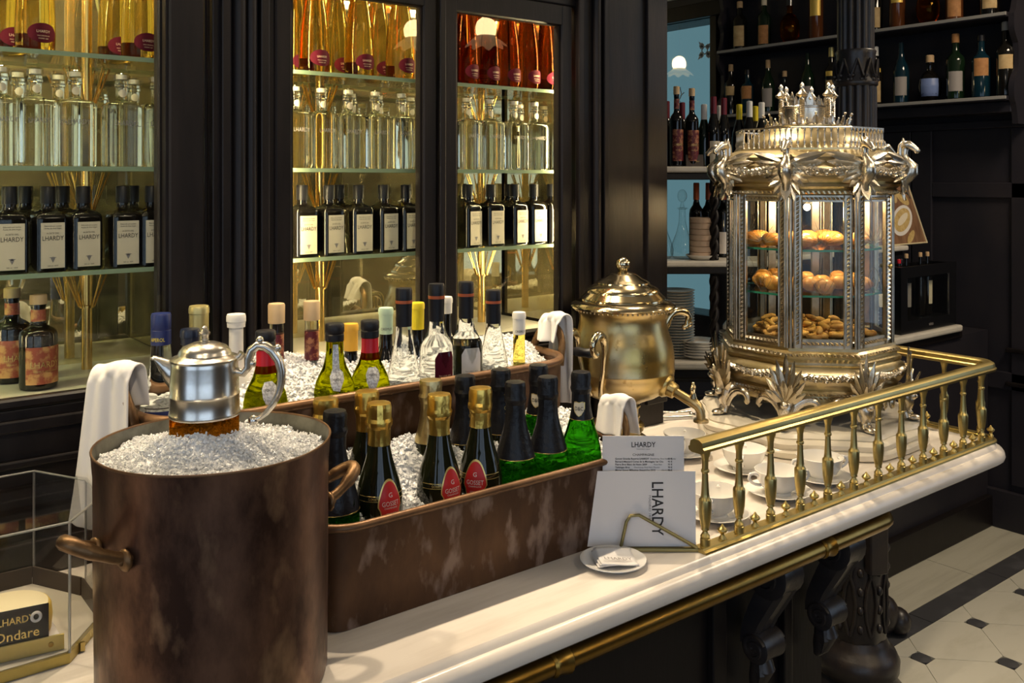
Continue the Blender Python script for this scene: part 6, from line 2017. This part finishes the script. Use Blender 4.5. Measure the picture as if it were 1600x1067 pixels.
for k in range(9):
    o = link(pme, 'side_plate', None, (RD(.80, 3.24)[0], RD(.80, 3.24)[1] + .0005 * k, ZL + .0098 * k))
    tag(o, f'{ORD[k]} side plate from the bottom of the shorter stack beside the silver case', 'plate', 'shorter stack of side plates')
bo = MB(); bo.lathe([(.056, 0), (.054, .012), (.040, .030), (.020, .040), (.010, .042)], 32)
ob = link(bo.mesh('upturned_bowl', 'porcelain', 60), 'upturned_bowl', None, (RD(.80, 3.24)[0], RD(.80, 3.24)[1], ZL + .0985))
tag(ob, 'upturned pale bowl on top of the shorter plate stack', 'bowl')
# right wing: wine dispenser with bottles, recipe board, big bottle
fx0, fx1, fy0, fy1, fz0, fz1 = 3.50, 3.955, 1.925, 2.025, .9345, 1.205
wd = thing('wine_dispenser', 'small black wine dispenser with glass window on the right end of the back bar', 'wine cooler')
m = MB()
m.box(fx0, fx0 + .05, fy0, fy1, fz0, fz1); m.box(fx1 - .05, fx1, fy0, fy1, fz0, fz1)
m.box(fx0 + .05, fx1 - .05, fy0, fy1, fz0, fz0 + .05); m.box(fx0 + .05, fx1 - .05, fy0, fy0 + .012, fz1 - .045, fz1); m.box(fx0 + .05, fx1 - .05, fy1 - .006, fy1, fz0 + .05, fz1)
m.build('housing', 'appliance', wd, 0)
wpn = MB().box(fx0 + .05, fx1 - .05, fy0 + .002, fy0 + .005, fz0 + .05, fz1 - .045).build('window', 'pane_glass', wd, 0)
MB().box(fx1 - .068, fx1 - .058, fy0 - .001, fy0 + .002, fz0 + .05, fz1 - .045).build('chrome_strip', 'steel', wpn, 0)
m = MB(); vs, fs = text2d('vino', .022, 1.0); m.add([(fx0 + .24 + a, fy0 - .0006, fz0 + .024 + b) for a, b in vs], fs); m.build('emblem', 'grey_card', wd, 0, fix=False)
for px, cm_, lb, lab_ in ((1394, 'red_cap', 'bottle with red cap standing in the wine dispenser', 'grey_card'), (1408, 'black_cap', 'bottle with grey cap standing in the wine dispenser', 'grey_card'), (1416, 'cork', 'corked bottle standing in the wine dispenser, leftmost cork', 'grey_card'), (1438, 'cork', 'corked bottle standing in the wine dispenser, middle cork', None), (1449, 'cork', 'corked bottle standing in the wine dispenser, right cork', 'label_cream')):
    X = XY(px, 1.975)
    X = min(max(X, fx0 + .075), fx1 - .08)
    H = (1.232 if 'cap' in cm_ else 1.252) - (fz0 + .0505)
    far_bottle('wine_bottle', lb, (X, 1.975, fz0 + .0505), H, .019, 'dark_glass', cm_, .07, lab_, (.18, .55), 0, 'bottles in the wine dispenser', 1.6)
X = XY(1381, 1.925); Y = 1.96
bgp = round_bottle('large_champagne_bottle', 'large dark bottle with cream foil neck half hidden behind the silver case', 'bottle', (X - .02, Y, ZL), [(.035, 0), (.055, .003), (.058, .02), (.058, .13), (.052, .17), (.038, .20), (.024, .23), (.018, .255), (.0175, .30)], 'dark_glass', caps=[('foil', [(.027, .225), (.020, .255), (.020, .285), (.022, .295), (.021, .312), (.016, .316)], 'label_cream'), ('gold_band', [(.0212, .252), (.0206, .258)], 'gold_ink')], labels=[dict(outline=rect_outline(.05, .13, .18), mat='label_cream', yaw=-.2)])
X0, X1 = XY(1372, 2.06), XY(1453, 2.06)
bd = thing('recipe_board', 'brown picture board of an oval dish of oats leaning on the back bar shelf', 'picture', ((X0 + X1) / 2, 2.075, 1.2775))
Mb = Matrix.Rotation(-.22, 4, 'X')
W0, W1, Hb = (X1 - X0) / 2, (X1 - X0) / 2 * .72, .272
p4 = [(-W0, 0), (W0, 0), (W1, Hb), (-W1, Hb)]
m = MB(); m.loft([[(x, 0, z) for x, z in p4], [(x, .006, z) for x, z in p4]], M=Mb); pb = m.build('panel', 'board_photo', bd, 0)
m = MB()
for (a, b) in ((0, 1), (1, 2)):
    m.tube([tuple(Mb @ Vector((p4[a][0], -.001, p4[a][1]))), tuple(Mb @ Vector((p4[b][0], -.001, p4[b][1])))], .004, 6)
m.build('edge', 'cream_edge', pb, 60)
def plate_print(a, b, cx, cz, rot, y, m_, nm):
    m = MB(); pts = []
    for k in range(32):
        t = 2 * PI * k / 32
        x, z = a * math.cos(t), b * math.sin(t)
        pts.append(tuple(Mb @ Vector((cx + x * math.cos(rot) - z * math.sin(rot), y, cz + x * math.sin(rot) + z * math.cos(rot)))))
    m.add(pts, [tuple(range(32))]); m.build(nm, m_, pb, 0, fix=False)
plate_print(.098, .058, .045, .105, .45, -.0012, 'label_white', 'dish_print')
plate_print(.080, .043, .045, .107, .45, -.0018, 'oat', 'oat_print')
plate_print(.055, .016, .050, .110, .45, -.0024, 'label_cream', 'spoon_print')
plate_print(.055, .024, .085, .205, -.5, -.0012, 'oat', 'grain_print'); plate_print(.045, .016, .09, .03, .6, -.0012, 'oat', 'grain_print'); plate_print(.02, .028, .02, .21, .2, -.0012, 'label_tan', 'nut_print')

# ================================================================== BOTTLE RACK ON THE RIGHT WALL
KX = 4.10
yl, yr = YX(1118, KX), YX(1577, KX)
rk = thing('wall_bottle_rack', 'dark wall rack with scalloped sides and two rows of old liqueur bottles', 'shelf unit')
def kz(py, px): Y = YX(px, KX); return zz(py, KX, Y)
zk = (2.281, 1.921)
MB().box(WX - .012, WX - .001, yr, yl, 1.86, 2.85).build('back_panel', 'dark_panel', rk, 0)
for z in zk + (2.66,):
    MB().box(KX, WX - .012, yr + .012, yl - .012, z - .022, z).build('shelf', 'dark_panel', rk, 0, bevel=.004)
    MB().box(KX - .004, KX + .001, yr + .012, yl - .012, z - .016, z - .001).build('shelf_lip', 'rail_grey', rk, 0, bevel=.002)
MB().box(KX + .04, WX - .012, yr + .01, yl - .01, 1.85, 1.898).build('apron', 'dark_panel', rk, 0, bevel=.004)
def scallop(y):
    outl = []
    z = 1.80
    nn = 60
    for k in range(nn + 1):
        z = 1.80 + (2.85 - 1.80) * k / nn
        s_ = KX + .06 - .055 * abs(math.sin((z - 1.921 + .36) / .36 * PI)) ** .6 * (1 if z > 1.88 else max(0, (z - 1.8) / .08))
        s_ = KX + .012 + .05 * abs(math.sin((z - 1.911) / .36 * PI)) ** .5 - .028 * max(0, math.sin((z - 1.911) / .12 * PI)) 
        outl.append((s_, z))
    poly = outl + [(WX - .001, 2.85), (WX - .001, 1.80)]
    m = MB(); m.loft([[(x, y - .012, z_) for x, z_ in poly], [(x, y + .012, z_) for x, z_ in poly]])
    m.build('scalloped_side', 'dark_panel', rk, 30)
scallop(yl); scallop(yr)
g2 = 'old liqueur bottles on the wall rack'
KB = KX + .065
def rkb(px, row, lab, H, R, glass, cap, cf=.16, label=None, lz=(.15, .5), style=0, lw=1.6):
    Y = YX(px, KB)
    return far_bottle('liqueur_bottle', lab, (KB, Y, zk[row] + .0005), H, R, glass, cap, cf, label, lz, style, g2, lw, rz=-PI / 2 + .45)
low = [(1142, .285, .034, 'dark_glass', 'cork', .14, 'label_tan', (.38, .56), 0, 'dark bottle with olive neck label, first on the lower rack shelf'),
       (1168, .245, .038, 'blue_glass', 'black_cap', .12, 'label_orange', (.33, .62), 0, 'blue glass bottle with orange label, lower rack shelf left of the crown'),
       (1200, .285, .036, 'bottle_green', 'cork', .16, 'grey_card', (.10, .45), 3, 'dark green bottle with cork tip, third on the lower rack shelf'),
       (1226, .215, .034, 'clear_bottle', 'cork', .14, None, (0, 0), 2, 'small clear flask behind the crown of the silver case'),
       (1262, .30, .036, 'bottle_green', None, .1, 'grey_card', (.10, .40), 3, 'slim green bottle behind the crown of the silver case'),
       (1299, .31, .034, 'dark_glass', 'gold_cap', .16, [('label_tan', (.12, .45)), ('oval_gold', (.52, .60))], None, 0, 'dark bottle with gold neck medallion left of the iron column'),
       (1368, .285, .035, 'dark_glass', 'white_cap', .16, [('label_tan', (.04, .40)), ('oval_gold', (.55, .62))], None, 0, 'dark bottle with white cap and tan label right of the iron column'),
       (1408, .295, .036, 'blue_glass', None, .1, 'grey_card', (.12, .42), 3, 'slim teal bottle with long tapering neck on the lower rack shelf'),
       (1453, .215, .052, 'dark_glass', 'cork', .16, 'seal_blue', (.10, .48), 2, 'round dark flask with large blue seal and cork'),
       (1493, .30, .040, 'bottle_green', 'label_orange', .14, 'grey_card', (.12, .42), 0, 'dark green bottle with wax top beside the round flask'),
       (1533, .28, .040, 'blue_glass', 'black_cap', .10, 'label_orange', (.34, .62), 0, 'teal bottle with torn orange label near the rack right end'),
       (1571, .325, .038, 'dark_glass', 'rail_grey', .12, 'label_tan', (.36, .55), 0, 'dark bottle with grey cap, last on the lower rack shelf')]
for px, H, R, gl_, cap, cf, lb_, lz_, st, nm in low:
    rkb(px, 1, nm, H, R, gl_, cap, cf, lb_, lz_, st)
up = [(1156, .27, .040, 'dark_glass', 'cork', .14, 'label_tan', (.06, .48), 0, 'dark bottle with large cream label, first on the upper rack shelf'),
      (1194, .265, .036, 'bottle_green', 'label_cream', .16, 'label_orange', (.04, .42), 0, 'green bottle with cream cap and orange label, upper rack shelf'),
      (1234, .235, .052, 'whisky', 'clear_bottle', .16, None, None, 2, 'round amber decanter on the upper rack shelf left of the column'),
      (1275, .31, .036, 'brown_glass', 'brown_glass', .1, 'oval_gold', (.38, .76), 4, 'brown square bottle with gold oval left of the iron column'),
      (1367, .28, .036, 'dark_glass', 'cork', .14, 'label_tan', (.05, .40), 0, 'dark bottle with cream label right of the column, upper rack shelf'),
      (1402, .31, .036, 'brown_glass', 'brown_glass', .1, 'oval_gold', (.38, .76), 4, 'brown square bottle with gold oval right of the iron column'),
      (1450, .235, .052, 'whisky', 'clear_bottle', .16, None, None, 2, 'round amber decanter on the upper rack shelf right of the column'),
      (1491, .27, .038, 'brown_glass', 'cork', .12, 'label_orange', (.05, .55), 0, 'brown bottle with mottled label, upper rack shelf'),
      (1546, .28, .040, 'dark_glass', 'black_cap', .12, 'label_tan', (.10, .42), 0, 'dark bottle with cream label, last on the upper rack shelf')]
for px, H, R, gl_, cap, cf, lb_, lz_, st, nm in up:
    rkb(px, 0, nm, H, R, gl_, cap, cf, lb_, lz_, st)
